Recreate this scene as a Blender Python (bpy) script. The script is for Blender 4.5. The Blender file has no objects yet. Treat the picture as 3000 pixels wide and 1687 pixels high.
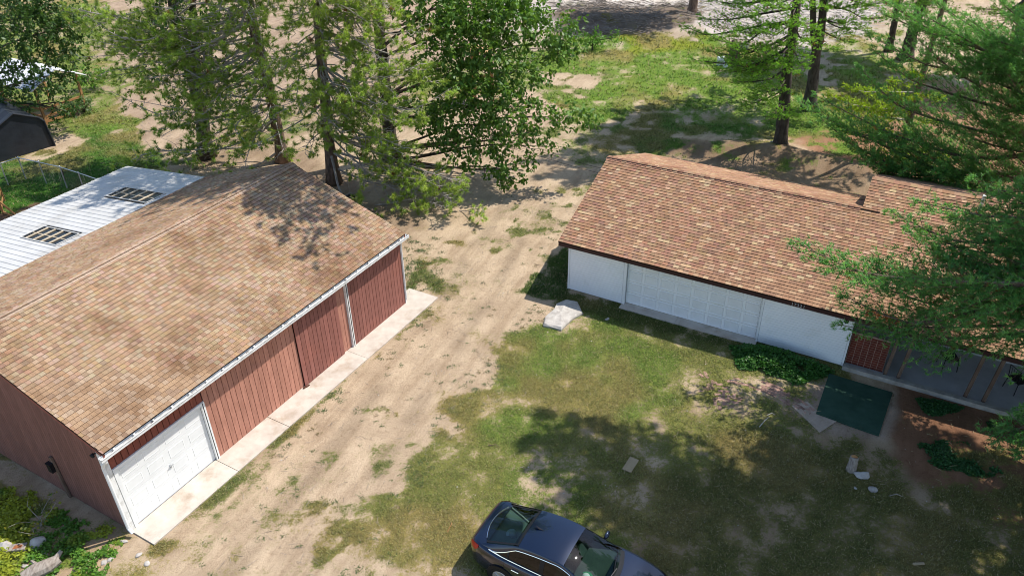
import bpy, math, random
import numpy as np
from mathutils import Vector, Matrix

# ------------------------------------------------------------------ camera, light, exposure
scn = bpy.context.scene
COL = scn.collection
FPX, PITCH, ROLL, CAMH = 2311.04, .5799, -.0158, 16.8313      # focal length in 3000 px, radians, metres
cam_d = bpy.data.cameras.new('camera'); cam = bpy.data.objects.new('camera', cam_d); COL.objects.link(cam)
cam_d.sensor_width = 36; cam_d.lens = 36*FPX/3000; cam_d.clip_end = 2000; cam_d.clip_start = .1
_r = Vector((1, 0, 0)); _f = Vector((0, math.cos(PITCH), -math.sin(PITCH))); _u = _r.cross(_f)
R3 = Matrix((_r, _u, -_f)).transposed()
R3 = R3 @ Matrix.Rotation(ROLL, 3, 'Z')
cam.matrix_world = Matrix.Translation((0, 0, CAMH)) @ R3.to_4x4()
scn.camera = cam
SUN = Vector((.5907, .2486, 1)).normalized()
w = bpy.data.worlds.new('World'); scn.world = w; w.use_nodes = True
nt = w.node_tree; bg = nt.nodes['Background']
sk = nt.nodes.new('ShaderNodeTexSky'); sk.sky_type = 'NISHITA'; sk.sun_disc = False
sk.sun_elevation = math.asin(SUN.z); sk.sun_rotation = math.atan2(SUN.x, SUN.y)
sk.air_density = 1.0; sk.dust_density = .6
nt.links.new(sk.outputs[0], bg.inputs[0]); bg.inputs[1].default_value = .15
ld = bpy.data.lights.new('sun', 'SUN'); lo = bpy.data.objects.new('sun', ld); COL.objects.link(lo)
ld.energy = 4.1; ld.angle = math.radians(.53); ld.color = (1, .955, .88)
lo.rotation_euler = SUN.to_track_quat('Z', 'Y').to_euler()
scn.view_settings.view_transform = 'Standard'; scn.view_settings.look = 'None'
scn.view_settings.exposure = 0.55; scn.view_settings.gamma = 1; scn.view_settings.use_curve_mapping = False
try:
    scn.cycles.filter_width = 1.0; scn.cycles.use_denoising = True; scn.cycles.denoising_prefilter = 'ACCURATE'; scn.cycles.adaptive_threshold = .006
    scn.cycles.max_bounces = 6; scn.cycles.transparent_max_bounces = 8
except Exception: pass

rnd = random.Random(7)
RS = np.random.RandomState(11)
PI = math.pi

# ------------------------------------------------------------------ where a sight line of the survey camera meets the world
def ray(x, y):
    x *= 3000/2576; y *= 3000/2576
    a, b = x-1500, y-843.5
    cr, sr = math.cos(ROLL), math.sin(ROLL)
    u = a*cr+b*sr; v = -a*sr+b*cr
    c, s = math.cos(PITCH), math.sin(PITCH)
    return np.array([u/FPX, c-v/FPX*s, -s-v/FPX*c])
def gz(x, y, z=0.):
    d = ray(x, y); t = (z-CAMH)/d[2]; return np.array([d[0]*t, d[1]*t, z])
def at(x, y, Y):
    d = ray(x, y); t = Y/d[1]; return np.array([d[0]*t, Y, CAMH+d[2]*t])

# ------------------------------------------------------------------ noise
def vnoise(x, y, scale, seed=0):
    x = np.asarray(x, float)/scale+seed*17.13+1000; y = np.asarray(y, float)/scale-seed*9.71+1000
    ix = np.floor(x).astype(np.int64); iy = np.floor(y).astype(np.int64); fx = x-ix; fy = y-iy
    fx = fx*fx*(3-2*fx); fy = fy*fy*(3-2*fy)
    def h(i, j):
        n = (i*374761393+j*668265263+seed*974711) & 0x7fffffff
        n = ((n ^ (n >> 13))*1274126177) & 0x7fffffff
        return ((n ^ (n >> 16)) & 0xffff)/65535.
    return (h(ix, iy)*(1-fx)+h(ix+1, iy)*fx)*(1-fy)+(h(ix, iy+1)*(1-fx)+h(ix+1, iy+1)*fx)*fy
def fbm(x, y, scale, seed=0, o=4):
    s = 0; a = .5; t = 0
    for k in range(o):
        s = s+a*vnoise(x, y, scale/2**k, seed+k); t += a; a *= .55
    return s/t
def sstep(a, b, x):
    t = np.clip((x-a)/(b-a), 0, 1); return t*t*(3-2*t)
def catmull(xs, pts, x):
    pts = np.asarray(pts, float); xs = np.asarray(xs, float)
    if pts.ndim == 1: pts = pts[:, None]
    m = np.zeros_like(pts); m[1:-1] = (pts[2:]-pts[:-2])/(xs[2:]-xs[:-2])[:, None]
    m[0] = (pts[1]-pts[0])/(xs[1]-xs[0]); m[-1] = (pts[-1]-pts[-2])/(xs[-1]-xs[-2])
    x = np.clip(np.atleast_1d(x), xs[0], xs[-1]); i = np.clip(np.searchsorted(xs, x)-1, 0, len(xs)-2)
    h = (xs[i+1]-xs[i])[:, None]; t = ((x-xs[i])[:, None])/h
    return ((2*t**3-3*t**2+1)*pts[i]+(t**3-2*t**2+t)*h*m[i]+(-2*t**3+3*t**2)*pts[i+1]+(t**3-t**2)*h*m[i+1])

# ------------------------------------------------------------------ materials
def N(nt, t, **k):
    n = nt.nodes.new(t)
    for a, b in k.items(): setattr(n, a, b)
    return n
def mat(name, c1, c2=None, rough=.85, scale=3., detail=6, spec=.25, metal=0., tint=False, bump=0., bscale=40., stretch=(1, 1, 1),
        lo=.35, hi=.65, stain=None, stain_scale=.5, stain_lo=.55, stain_hi=.75, coat=0., alpha_t=0.):
    m = bpy.data.materials.new(name); m.use_nodes = True; nt = m.node_tree; L = nt.links.new
    b = nt.nodes['Principled BSDF']; b.inputs['Roughness'].default_value = rough; b.inputs['Metallic'].default_value = metal
    b.inputs['Specular IOR Level'].default_value = spec
    if coat: b.inputs['Coat Weight'].default_value = coat; b.inputs['Coat Roughness'].default_value = .03
    c2 = c2 or tuple(x*.75 for x in c1)
    g = N(nt, 'ShaderNodeNewGeometry'); mp = N(nt, 'ShaderNodeMapping'); mp.inputs['Scale'].default_value = stretch
    L(g.outputs['Position'], mp.inputs[0])
    n = N(nt, 'ShaderNodeTexNoise'); n.inputs['Scale'].default_value = scale; n.inputs['Detail'].default_value = detail; n.inputs['Roughness'].default_value = .62
    L(mp.outputs[0], n.inputs['Vector'])
    r = N(nt, 'ShaderNodeValToRGB'); r.color_ramp.elements[0].position = lo; r.color_ramp.elements[1].position = hi
    r.color_ramp.elements[0].color = (*c2, 1); r.color_ramp.elements[1].color = (*c1, 1)
    L(n.outputs['Fac'], r.inputs[0]); out = r.outputs[0]
    if tint:
        a = N(nt, 'ShaderNodeAttribute'); a.attribute_name = 'tint'
        mx = N(nt, 'ShaderNodeMix', data_type='RGBA', blend_type='MULTIPLY'); mx.inputs[0].default_value = 1
        L(out, mx.inputs[6]); L(a.outputs['Color'], mx.inputs[7]); out = mx.outputs[2]
    if stain:
        n2 = N(nt, 'ShaderNodeTexNoise'); n2.inputs['Scale'].default_value = stain_scale; n2.inputs['Detail'].default_value = 7; n2.inputs['Roughness'].default_value = .65
        mp2 = N(nt, 'ShaderNodeMapping'); mp2.inputs['Location'].default_value = (3.1, 7.7, 0); L(g.outputs['Position'], mp2.inputs[0]); L(mp2.outputs[0], n2.inputs['Vector'])
        rr = N(nt, 'ShaderNodeMapRange'); rr.inputs[1].default_value = stain_lo; rr.inputs[2].default_value = stain_hi; L(n2.outputs['Fac'], rr.inputs[0])
        mx = N(nt, 'ShaderNodeMix', data_type='RGBA', blend_type='MULTIPLY'); L(rr.outputs[0], mx.inputs[0])
        L(out, mx.inputs[6]); mx.inputs[7].default_value = (*stain, 1); out = mx.outputs[2]
    L(out, b.inputs['Base Color'])
    if bump:
        n3 = N(nt, 'ShaderNodeTexNoise'); n3.inputs['Scale'].default_value = bscale; n3.inputs['Detail'].default_value = 5; L(mp.outputs[0], n3.inputs['Vector'])
        bp = N(nt, 'ShaderNodeBump'); bp.inputs['Strength'].default_value = bump; bp.inputs['Distance'].default_value = .02
        L(n3.outputs['Fac'], bp.inputs['Height']); L(bp.outputs[0], b.inputs['Normal'])
    return m
def leafmat(name, trans=.35, rough=.45, spec=.35, tcol=(1.25, 1.3, .55)):
    m = bpy.data.materials.new(name); m.use_nodes = True; nt = m.node_tree; L = nt.links.new
    b = nt.nodes['Principled BSDF']; b.inputs['Roughness'].default_value = rough; b.inputs['Specular IOR Level'].default_value = spec
    a = N(nt, 'ShaderNodeAttribute'); a.attribute_name = 'tint'; L(a.outputs['Color'], b.inputs['Base Color'])
    t = N(nt, 'ShaderNodeBsdfTranslucent'); mx = N(nt, 'ShaderNodeMix', data_type='RGBA', blend_type='MULTIPLY'); mx.inputs[0].default_value = 1
    L(a.outputs['Color'], mx.inputs[6]); mx.inputs[7].default_value = (*tcol, 1); L(mx.outputs[2], t.inputs[0])
    s = N(nt, 'ShaderNodeMixShader'); s.inputs[0].default_value = trans
    L(b.outputs[0], s.inputs[1]); L(t.outputs[0], s.inputs[2]); L(s.outputs[0], nt.nodes['Material Output'].inputs[0])
    return m
def glassmat(name, col, rough=.02, alpha=.55):
    m = bpy.data.materials.new(name); m.use_nodes = True; nt = m.node_tree; L = nt.links.new
    nt.nodes.remove(nt.nodes['Principled BSDF'])
    tr = N(nt, 'ShaderNodeBsdfTransparent'); tr.inputs[0].default_value = (*col, 1)
    gl = N(nt, 'ShaderNodeBsdfGlossy'); gl.inputs['Roughness'].default_value = rough
    fr = N(nt, 'ShaderNodeFresnel'); fr.inputs[0].default_value = 1.5
    s = N(nt, 'ShaderNodeMixShader'); L(fr.outputs[0], s.inputs[0]); L(tr.outputs[0], s.inputs[1]); L(gl.outputs[0], s.inputs[2])
    L(s.outputs[0], nt.nodes['Material Output'].inputs[0]); return m

SH1 = mat('tan_shingle', (1, 1, 1), (.72, .70, .68), tint=True, rough=.92, scale=38, detail=3, bump=.25, bscale=120, stain=(.60, .53, .49), stain_scale=.55, stain_lo=.46, stain_hi=.68, spec=.1)
SH2 = mat('red_brown_shingle', (1, 1, 1), (.74, .72, .70), tint=True, rough=.92, scale=38, detail=3, bump=.25, bscale=120, stain=(.66, .58, .56), stain_scale=.7, stain_lo=.55, stain_hi=.75, spec=.1)
SHE = mat('shingle_cut_edge', (.05, .032, .024), rough=.95, spec=.05)
SHB1 = mat('far_slope_shingle', (.40, .27, .18), (.31, .20, .13), scale=9, rough=.95, bump=.3, bscale=30, tint=True, spec=.1)
BRD = mat('red_stained_board', (1, 1, 1), (.78, .76, .75), tint=True, rough=.8, scale=5, stretch=(3, 3, .5), bump=.2, bscale=25, stain=(1.18, 1.1, 1.02), stain_scale=.6, spec=.15)
GROOVE = mat('board_groove', (.045, .018, .013), rough=.95)
WHITE = mat('white_paint', (.82, .83, .82), (.75, .76, .75), rough=.5, scale=2, spec=.35)
WHITED = mat('weathered_white_paint', (.76, .76, .74), (.52, .51, .48), rough=.55, scale=5, lo=.3, hi=.52, spec=.3)
VINYL = mat('white_vinyl_siding', (.88, .89, .88), (.83, .84, .84), rough=.45, scale=1.2, spec=.35, stain=(.9, .9, .86), stain_scale=1.5)
METALR = mat('white_roof_metal', (.56, .545, .52), (.49, .475, .45), rough=.45, scale=1.3, spec=.4, stain=(.80, .77, .72), stain_scale=.9, stain_lo=.5, stain_hi=.8)
CONC = mat('pale_concrete', (.56, .50, .43), (.46, .40, .34), rough=.9, scale=2.5, bump=.15, bscale=60, stain=(.72, .64, .56), stain_scale=1.1, stain_lo=.5, stain_hi=.7, spec=.15)
CONCD = mat('grey_porch_concrete', (.46, .45, .44), (.38, .37, .36), rough=.85, scale=2., bump=.1, bscale=50, spec=.2)
FASC = mat('dark_brown_fascia', (.055, .022, .02), (.04, .016, .015), rough=.55, spec=.3)
BLACK = mat('black_metal', (.012, .013, .015), rough=.45)
DARK = mat('dark_void', (.02, .02, .02), rough=.9)
BARK = mat('pine_bark', (.23, .16, .12), (.09, .065, .052), rough=.95, scale=7, stretch=(1, 1, .35), lo=.36, hi=.62, bump=.9, bscale=14, spec=.05)
BARKG = mat('grey_twig_bark', (.44, .39, .35), (.28, .24, .205), rough=.95, scale=9, spec=.05)
BARKO = mat('oak_bark', (.11, .09, .075), (.05, .04, .034), rough=.95, scale=8, stretch=(1, 1, .35), bump=.9, bscale=14, spec=.05)
NEED = leafmat('pine_needles', .42, .5, .3)
LEAF = leafmat('broad_leaves', .36, .42, .3)
GRASSM = leafmat('grass_blades', .22, .6, .2, (1.1, 1.15, .6))
ROCK = mat('pale_rock', (.50, .465, .42), (.36, .325, .29), rough=.9, scale=6, bump=.5, bscale=18, spec=.15)
ROCKD = mat('grey_rock', (.40, .37, .34), (.27, .24, .22), rough=.9, scale=6, bump=.5, bscale=18, spec=.15)
WOOD = mat('orange_timber', (.42, .23, .10), (.30, .15, .06), rough=.8, scale=6, stretch=(1, 1, .3), spec=.15)
WOODG = mat('weathered_wood', (.38, .33, .28), (.20, .16, .13), rough=.9, scale=7, stretch=(4, 1, 1), bump=.4, bscale=20, spec=.1)
WOODD = mat('brown_post_timber', (.20, .14, .105), (.12, .08, .06), rough=.9, scale=6, stretch=(2, 2, .4), spec=.1)
TARP = mat('black_tarpaulin', (.022, .026, .034), (.012, .014, .02), rough=.5, scale=1.6, bump=.5, bscale=4, spec=.4)
GREEN = mat('green_turf_mat', (.040, .080, .058), (.028, .060, .042), rough=.95, scale=2.2, bump=.3, bscale=90, stain=(2.6, 1.5, 1.4), stain_scale=1.6, stain_lo=.6, stain_hi=.8, spec=.05)
BRICK = mat('worn_red_brick', (.36, .235, .19), (.25, .16, .125), rough=.9, scale=7, bump=.3, tint=True, spec=.1)
BRICKD = mat('dark_red_brick', (.17, .038, .022), (.10, .022, .014), rough=.6, scale=6, spec=.25)
MORTAR = mat('brick_mortar', (.36, .24, .19), (.28, .18, .14), rough=.95)
GALV = mat('galvanised_steel', (.55, .56, .57), (.45, .46, .47), rough=.4, metal=.7)
CHROME = mat('chrome', (.85, .85, .86), (.8, .8, .82), rough=.12, metal=1.)
PAINT = mat('navy_car_paint', (.003, .0115, .036), (.003, .0105, .033), rough=.24, metal=.5, spec=.5, coat=1., scale=2)
RUBBER = mat('tyre_rubber', (.015, .015, .016), rough=.8)
SEATM = mat('dark_car_trim', (.025, .03, .03), (.018, .022, .022), rough=.7)
DASHM = mat('grey_green_dash', (.16, .21, .19), (.12, .165, .15), rough=.7)
RED = mat('red_lamp_lens', (.45, .008, .012), rough=.12, spec=.5)
GLASS = glassmat('tinted_car_glass', (.55, .68, .64))
GLASSD = glassmat('dark_car_glass', (.10, .12, .12))
POLY = glassmat('smoked_skylight_sheet', (.30, .34, .36), .25)
CAPW = mat('white_cap_cloth', (.80, .82, .78), rough=.9)
CAPG = mat('green_cap_cloth', (.0, .22, .09), rough=.9)
CAPB = mat('pale_blue_cap_cloth', (.42, .52, .60), rough=.9)
RUST = mat('fallen_rusty_needles', (.36, .13, .05), (.24, .08, .03), rough=1., scale=20)

# ------------------------------------------------------------------ mesh helpers
class MB:
    def __init__(s): s.v = []; s.f = []; s.m = []; s.t = []
    def add(s, vs, fs, mi=0, tint=(1, 1, 1)):
        o = len(s.v); s.v += [tuple(map(float, p)) for p in vs]
        for f in fs: s.f.append([o+i for i in f]); s.m.append(mi); s.t.append(tint)
    def box(s, a, b, mi=0, tint=(1, 1, 1), M=None, bev=0):
        x0, y0, z0 = a; x1, y1, z1 = b
        vs = [Vector(p) for p in ((x0, y0, z0), (x1, y0, z0), (x1, y1, z0), (x0, y1, z0), (x0, y0, z1), (x1, y0, z1), (x1, y1, z1), (x0, y1, z1))]
        if M is not None: vs = [M @ p for p in vs]
        s.add(vs, [(3, 2, 1, 0), (4, 5, 6, 7), (0, 1, 5, 4), (1, 2, 6, 5), (2, 3, 7, 6), (3, 0, 4, 7)], mi, tint)
    def beam(s, p, q, wd, ht, mi=0, tint=(1, 1, 1), up=(0, 0, 1)):
        p = Vector(p); q = Vector(q); d = (q-p); L = d.length; d.normalize(); up = Vector(up)
        if abs(d.dot(up)) > .95: up = Vector((1, 0, 0))
        sd = d.cross(up).normalized(); u = sd.cross(d)
        M = Matrix((d, sd, u)).transposed().to_4x4(); M.translation = p
        s.box((0, -wd/2, -ht/2), (L, wd/2, ht/2), mi, tint, M)
    def tube(s, pts, rad, n=6, mi=0, tint=(1, 1, 1), cap=True):
        pts = [Vector(p) for p in pts]; k = len(pts)
        if not hasattr(rad, '__len__'): rad = [rad]*k
        o = len(s.v); prev = None
        for i in range(k):
            d = (pts[min(i+1, k-1)]-pts[max(i-1, 0)]); d = d.normalized() if d.length > 1e-9 else Vector((0, 0, 1))
            if prev is None:
                a = Vector((0, 0, 1)) if abs(d.z) < .9 else Vector((1, 0, 0)); prev = d.cross(a).normalized()
            prev = (prev-d*prev.dot(d)).normalized(); b = d.cross(prev)
            for j in range(n):
                t = 2*PI*j/n; q = pts[i]+(prev*math.cos(t)+b*math.sin(t))*rad[i]; s.v.append((q.x, q.y, q.z))
        for i in range(k-1):
            for j in range(n):
                s.f.append([o+i*n+j, o+i*n+(j+1) % n, o+(i+1)*n+(j+1) % n, o+(i+1)*n+j]); s.m.append(mi); s.t.append(tint)
        if cap:
            s.f.append([o+j for j in range(n)][::-1]); s.m.append(mi); s.t.append(tint)
            s.f.append([o+(k-1)*n+j for j in range(n)]); s.m.append(mi); s.t.append(tint)
    def lathe(s, prof, n=16, M=None, mi=0, tint=(1, 1, 1)):
        o = len(s.v)
        for r, z in prof:
            for j in range(n):
                p = Vector((r*math.cos(2*PI*j/n), r*math.sin(2*PI*j/n), z))
                if M is not None: p = M @ p
                s.v.append(tuple(p))
        for i in range(len(prof)-1):
            for j in range(n):
                s.f.append([o+i*n+j, o+i*n+(j+1) % n, o+(i+1)*n+(j+1) % n, o+(i+1)*n+j]); s.m.append(mi); s.t.append(tint)
        s.f.append([o+j for j in range(n)][::-1]); s.m.append(mi); s.t.append(tint)
        s.f.append([o+(len(prof)-1)*n+j for j in range(n)]); s.m.append(mi); s.t.append(tint)
    def grid(s, P, mi=0, tint=(1, 1, 1), flip=False):
        P = np.asarray(P); a, b = P.shape[:2]; o = len(s.v); s.v += [tuple(p) for p in P.reshape(-1, 3)]
        for i in range(a-1):
            for j in range(b-1):
                f = [o+i*b+j, o+i*b+j+1, o+(i+1)*b+j+1, o+(i+1)*b+j]
                s.f.append(f[::-1] if flip else f); s.m.append(mi); s.t.append(tint)
    def mesh(s, name, mats, smooth=False):
        me = bpy.data.meshes.new(name); me.from_pydata(s.v, [], s.f)
        for m in (mats if isinstance(mats, (list, tuple)) else [mats]): me.materials.append(m)
        me.polygons.foreach_set('material_index', s.m)
        if any(t != (1, 1, 1) for t in s.t) or True:
            a = me.attributes.new('tint', 'FLOAT_COLOR', 'FACE')
            a.data.foreach_set('color', np.c_[np.array(s.t, float), np.ones(len(s.t))].ravel() if s.t else [])
        if smooth: me.polygons.foreach_set('use_smooth', [True]*len(me.polygons))
        me.update(); return me
def link(o, parent=None):
    COL.objects.link(o)
    if parent is not None: o.parent = parent
    return o
def part(name, mb, mats, parent, label=None, smooth=False, kind=None):
    o = bpy.data.objects.new(name, mb.mesh(name, mats, smooth) if isinstance(mb, MB) else mb)
    if label: o['label'] = label
    if kind: o['kind'] = kind
    return link(o, parent)
def tag(o, label, cat, group=None):
    o['label'] = label; o['category'] = cat
    if group: o['group'] = group
    return o
def thing(name, label, cat, loc=(0, 0, 0), rz=0, group=None):
    o = bpy.data.objects.new(name, None); o.location = loc; o.rotation_euler = (0, 0, rz); o.empty_display_size = .2
    link(o); return tag(o, label, cat, group)
def single(name, mb, mats, label, cat, group=None, smooth=False, loc=None, rz=0):
    o = part(name, mb, mats, None, None, smooth)
    if loc is not None: o.location = loc
    o.rotation_euler = (0, 0, rz)
    return tag(o, label, cat, group)
def structure(name, mb, mats, kind='structure', smooth=False):
    o = part(name, mb, mats, None, None, smooth); o['kind'] = kind; return o
def np_mesh(name, V, F, mats, tint=None, dom='POINT', smooth=False):
    V = np.asarray(V, np.float32); F = np.asarray(F, np.int32); k = F.shape[1]
    me = bpy.data.meshes.new(name); me.vertices.add(len(V)); me.vertices.foreach_set('co', V.ravel())
    me.loops.add(F.size); me.loops.foreach_set('vertex_index', F.ravel())
    me.polygons.add(len(F)); me.polygons.foreach_set('loop_start', np.arange(0, F.size, k, dtype=np.int32))
    for m in (mats if isinstance(mats, (list, tuple)) else [mats]): me.materials.append(m)
    if tint is not None:
        a = me.attributes.new('tint', 'FLOAT_COLOR', dom); a.data.foreach_set('color', np.c_[tint, np.ones(len(tint))].astype(np.float32).ravel())
    if smooth: me.polygons.foreach_set('use_smooth', np.ones(len(F), bool))
    me.update(calc_edges=True); return me
def npart(name, me, parent=None, kind=None):
    o = bpy.data.objects.new(name, me)
    if kind: o['kind'] = kind
    return link(o, parent)

# ------------------------------------------------------------------ the ground
def spoly(px, z=0.): return np.array([gz(x, y, z)[:2] for x, y in px])
def sdist(poly, X, Y):                                   # signed distance, negative inside
    d = np.full(X.shape, 1e9); ins = np.zeros(X.shape, bool); n = len(poly)
    for i in range(n):
        ax, ay = poly[i]; bx, by = poly[(i+1) % n]; ex, ey = bx-ax, by-ay
        t = np.clip(((X-ax)*ex+(Y-ay)*ey)/(ex*ex+ey*ey+1e-12), 0, 1)
        d = np.minimum(d, np.hypot(X-ax-t*ex, Y-ay-t*ey))
        c = ((ay > Y) != (by > Y)) & (X < (bx-ax)*(Y-ay)/((by-ay) if abs(by-ay) > 1e-9 else 1e-9)+ax); ins ^= c
    return np.where(ins, -d, d)
def pdist(line, X, Y):
    d = np.full(X.shape, 1e9)
    for i in range(len(line)-1):
        ax, ay = line[i]; bx, by = line[i+1]; ex, ey = bx-ax, by-ay
        t = np.clip(((X-ax)*ex+(Y-ay)*ey)/(ex*ex+ey*ey+1e-12), 0, 1); d = np.minimum(d, np.hypot(X-ax-t*ex, Y-ay-t*ey))
    return d
SAND = (.455, .35, .245)
SOILS = [  # polygon in survey pixels, soft edge (m), colour
    ([(-200, -60), (1250, -60), (1250, 200), (1000, 330), (700, 380), (560, 430), (300, 330), (-200, 260)], 3., (.37, .275, .198)),
    ([(1250, -80), (2300, -80), (2300, 120), (2000, 150), (1500, 140), (1250, 250)], 3., (.42, .34, .26)),
    ([(1250, -80), (2200, -80), (2170, 100), (1950, 115), (1750, 70), (1250, 60)], 2., (.52, .47, .43)),
    ([(1380, 5), (1740, 20), (1745, 62), (1600, 100), (1420, 95)], 1.2, (.20, .155, .12)),
    ([(2130, 230), (2800, 200), (2900, 520), (2150, 470), (2000, 370), (1900, 330)], 1.5, (.30, .165, .10)),
    ([(1700, 360), (1960, 370), (2200, 440), (2300, 560), (2100, 520), (1640, 380)], 1., (.27, .19, .125)),
    ([(1700, 1000), (2300, 1090), (2900, 1300), (2900, 1700), (1600, 1700), (1640, 1300)], 1.5, (.33, .24, .16)),
    ([(2262, 965), (2900, 1150), (2900, 1450), (2500, 1330), (2280, 1200), (2235, 1090)], .6, (.215, .115, .07)),
    ([(2010, 950), (2250, 985), (2230, 1110), (2070, 1085), (1990, 1010)], .3, (.36, .27, .21)),
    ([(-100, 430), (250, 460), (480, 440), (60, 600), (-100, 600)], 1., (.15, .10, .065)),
    ([(-200, 1120), (330, 1330), (160, 1600), (-300, 1600)], .8, (.40, .29, .19)),
    ([(820, 400), (1060, 560), (1010, 640), (900, 520), (620, 400), (500, 420), (560, 340), (700, 330)], 1., (.30, .22, .15)),
]
GRASSES = [  # polygon, soft edge, weight, colour
    ([(1415, 720), (1400, 790), (1315, 800), (1260, 880), (1200, 950), (1120, 1010), (1060, 1110), (985, 1200), (930, 1300), (860, 1449), (800, 1700), (3000, 1700), (2900, 1180), (2330, 1200), (2060, 1090), (1990, 1010), (2110, 950), (1900, 900), (1560, 765)], 1.3, .58, (.195, .20, .062)),
    ([(1360, 800), (1500, 790), (1650, 900), (1700, 1000), (1500, 1050), (1250, 1100), (1120, 1080), (1250, 900)], .7, .18, (.13, .195, .042)),
    ([(1300, 1200), (1560, 1150), (1800, 1280), (1600, 1350), (1250, 1330)], .8, .08, (.12, .17, .04)),
    ([(1760, 1060), (2300, 1130), (2900, 1300), (2900, 1700), (1600, 1700), (1650, 1350)], 1., .13, (.115, .105, .040)),
    ([(1330, 735), (1430, 600), (1440, 740), (1360, 760)], .3, .85, (.06, .10, .025)),
    ([(1420, 715), (1940, 870), (1900, 890), (1400, 760)], .3, .3, (.07, .09, .025)),
    ([(1390, 110), (1520, 85), (1800, 100), (2050, 170), (2240, 250), (2260, 330), (1960, 380), (1640, 360), (1555, 300), (1470, 270), (1480, 210), (1370, 175)], 2.2, .70, (.13, .225, .033)),
    ([(1600, 270), (1980, 330), (1970, 375), (1640, 385), (1560, 320)], 1., .1, (.075, .15, .028)),
    ([(2070, 90), (2260, 60), (2330, 250), (2200, 330), (2070, 260)], 2., .5, (.17, .24, .045)),
    ([(1560, 88), (1760, 88), (1750, 130), (1580, 132)], .8, .3, (.22, .24, .03)),
    ([(1000, 150), (1400, 120), (1420, 230), (1050, 280)], 2., .55, (.14, .22, .04)),
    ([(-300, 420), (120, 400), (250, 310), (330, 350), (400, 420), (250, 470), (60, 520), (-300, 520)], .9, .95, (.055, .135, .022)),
    ([(290, 300), (340, 300), (330, 330), (270, 330)], .5, .75, (.13, .22, .04)),
    ([(-400, -60), (300, -60), (350, 120), (250, 330), (-400, 330)], 3., .55, (.15, .22, .045)),
    ([(560, 300), (760, 270), (840, 350), (640, 350)], 1., .4, (.09, .16, .03)),
    ([(930, 420), (1110, 430), (1100, 480), (960, 480)], .8, .35, (.09, .15, .03)),
    ([(1020, 610), (1090, 620), (1110, 740), (1060, 700), (1030, 730)], .35, .6, (.10, .13, .04)),
    ([(-300, 1180), (120, 1290), (330, 1380), (470, 1400), (400, 1600), (-300, 1600)], .6, .45, (.13, .20, .03)),
    ([(1310, 330), (1560, 320), (1640, 400), (1500, 480), (1380, 400)], 1., .34, (.13, .17, .05)),
]
SLABLINE = spoly([(395, 1385), (700, 1100), (980, 860), (1105, 765)])
TRK1 = spoly([(560, 1449), (800, 1180), (1010, 900), (1180, 640), (1270, 520), (1400, 400)]); TRK2 = spoly([(770, 1449), (950, 1180), (1130, 900), (1270, 680), (1340, 560), (1450, 440)])
mound = spoly([(1720, 372), (1960, 385), (2180, 445)])
def hz(X, Y):
    h = (fbm(X, Y, 2.2, 5, 3)-.5)*.05
    m = pdist(mound, X, Y); h = h+.42*np.exp(-(m/1.1)**2)*(.75+.5*vnoise(X, Y, 1.2, 8))
    br = spoly([(1440, 50), (1600, 60), (1720, 40)]); m = pdist(br, X, Y); h = h+.55*np.exp(-(m/1.8)**2)*(.3+1.2*vnoise(X, Y, .9, 18))
    return h
def ground_props(X, Y):
    soil = np.empty(X.shape+(3,)); soil[:] = SAND
    wx = (fbm(X, Y, 2.4, 21)-.5)*2; wy = fbm(X, Y, .9, 23, 3)-.5
    for i, (px, soft, c) in enumerate(SOILS):
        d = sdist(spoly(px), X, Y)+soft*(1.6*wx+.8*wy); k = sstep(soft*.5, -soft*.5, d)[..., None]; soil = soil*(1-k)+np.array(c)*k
    g = np.full(X.shape, .09); gc = np.empty(X.shape+(3,)); gc[:] = (.13, .145, .055)
    for i, (px, soft, wt, c) in enumerate(GRASSES):
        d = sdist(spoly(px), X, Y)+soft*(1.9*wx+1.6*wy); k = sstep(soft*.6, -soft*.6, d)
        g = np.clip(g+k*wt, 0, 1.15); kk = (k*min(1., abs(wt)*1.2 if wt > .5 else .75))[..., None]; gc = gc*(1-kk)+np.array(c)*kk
    ds = pdist(SLABLINE, X, Y); g = np.maximum(g, sstep(.55, .05, ds)*(.55*sstep(.35, .6, vnoise(X, Y, 1.1, 31))+.22))
    tr = np.minimum(pdist(TRK1, X, Y), pdist(TRK2, X, Y))+.25*wy; k = (.2*sstep(.42, .12, tr)*sstep(.3, .6, vnoise(X, Y, 1.3, 77)))[..., None]; soil = soil*(1-k)
    # patchiness, baked in the same field the blades use
    pat = fbm(X, Y, 1.7, 41, 4); fine = fbm(X, Y, .45, 47, 3)
    g = g+(pat-.5)*.95+(fine-.5)*.95+.62*sstep(.60, .72, fbm(X, Y, .8, 53, 3))*sstep(.42, .6, vnoise(X, Y, 3., 57))
    dry = fbm(X, Y, 2.6, 61, 3); kk = (sstep(.46, .68, dry)*.75)[..., None]
    gc = gc*(1-kk)+kk*np.array((.25, .195, .085))*(.55+.45*np.clip(gc[..., 1:2]/.2, .3, 1))
    return soil, gc, g
def axis(a, b, fn):
    o = [a]
    while o[-1] < b: o.append(o[-1]+fn(o[-1]))
    return o
ys = [-400, -150, -60, -20, 0, 5]+axis(8, 82, lambda y: .13+max(0, y-15)*.0085)+[86, 92, 105, 130, 200, 400]
xs = [-400, -200, -120, -80, -62]+axis(-52, 48, lambda x: .16+max(0, abs(x)-14)*.009)+[60, 80, 120, 200, 400]
GX, GY = np.meshgrid(np.array(xs), np.array(ys))
GZ = hz(GX, GY); far = (np.abs(GX) > 60) | (GY > 90) | (GY < 0); GZ[far] = 0
soil, gcol, gw = ground_props(GX, GY)
nr, nc = GX.shape; idx = np.arange(nr*nc).reshape(nr, nc)
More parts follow.
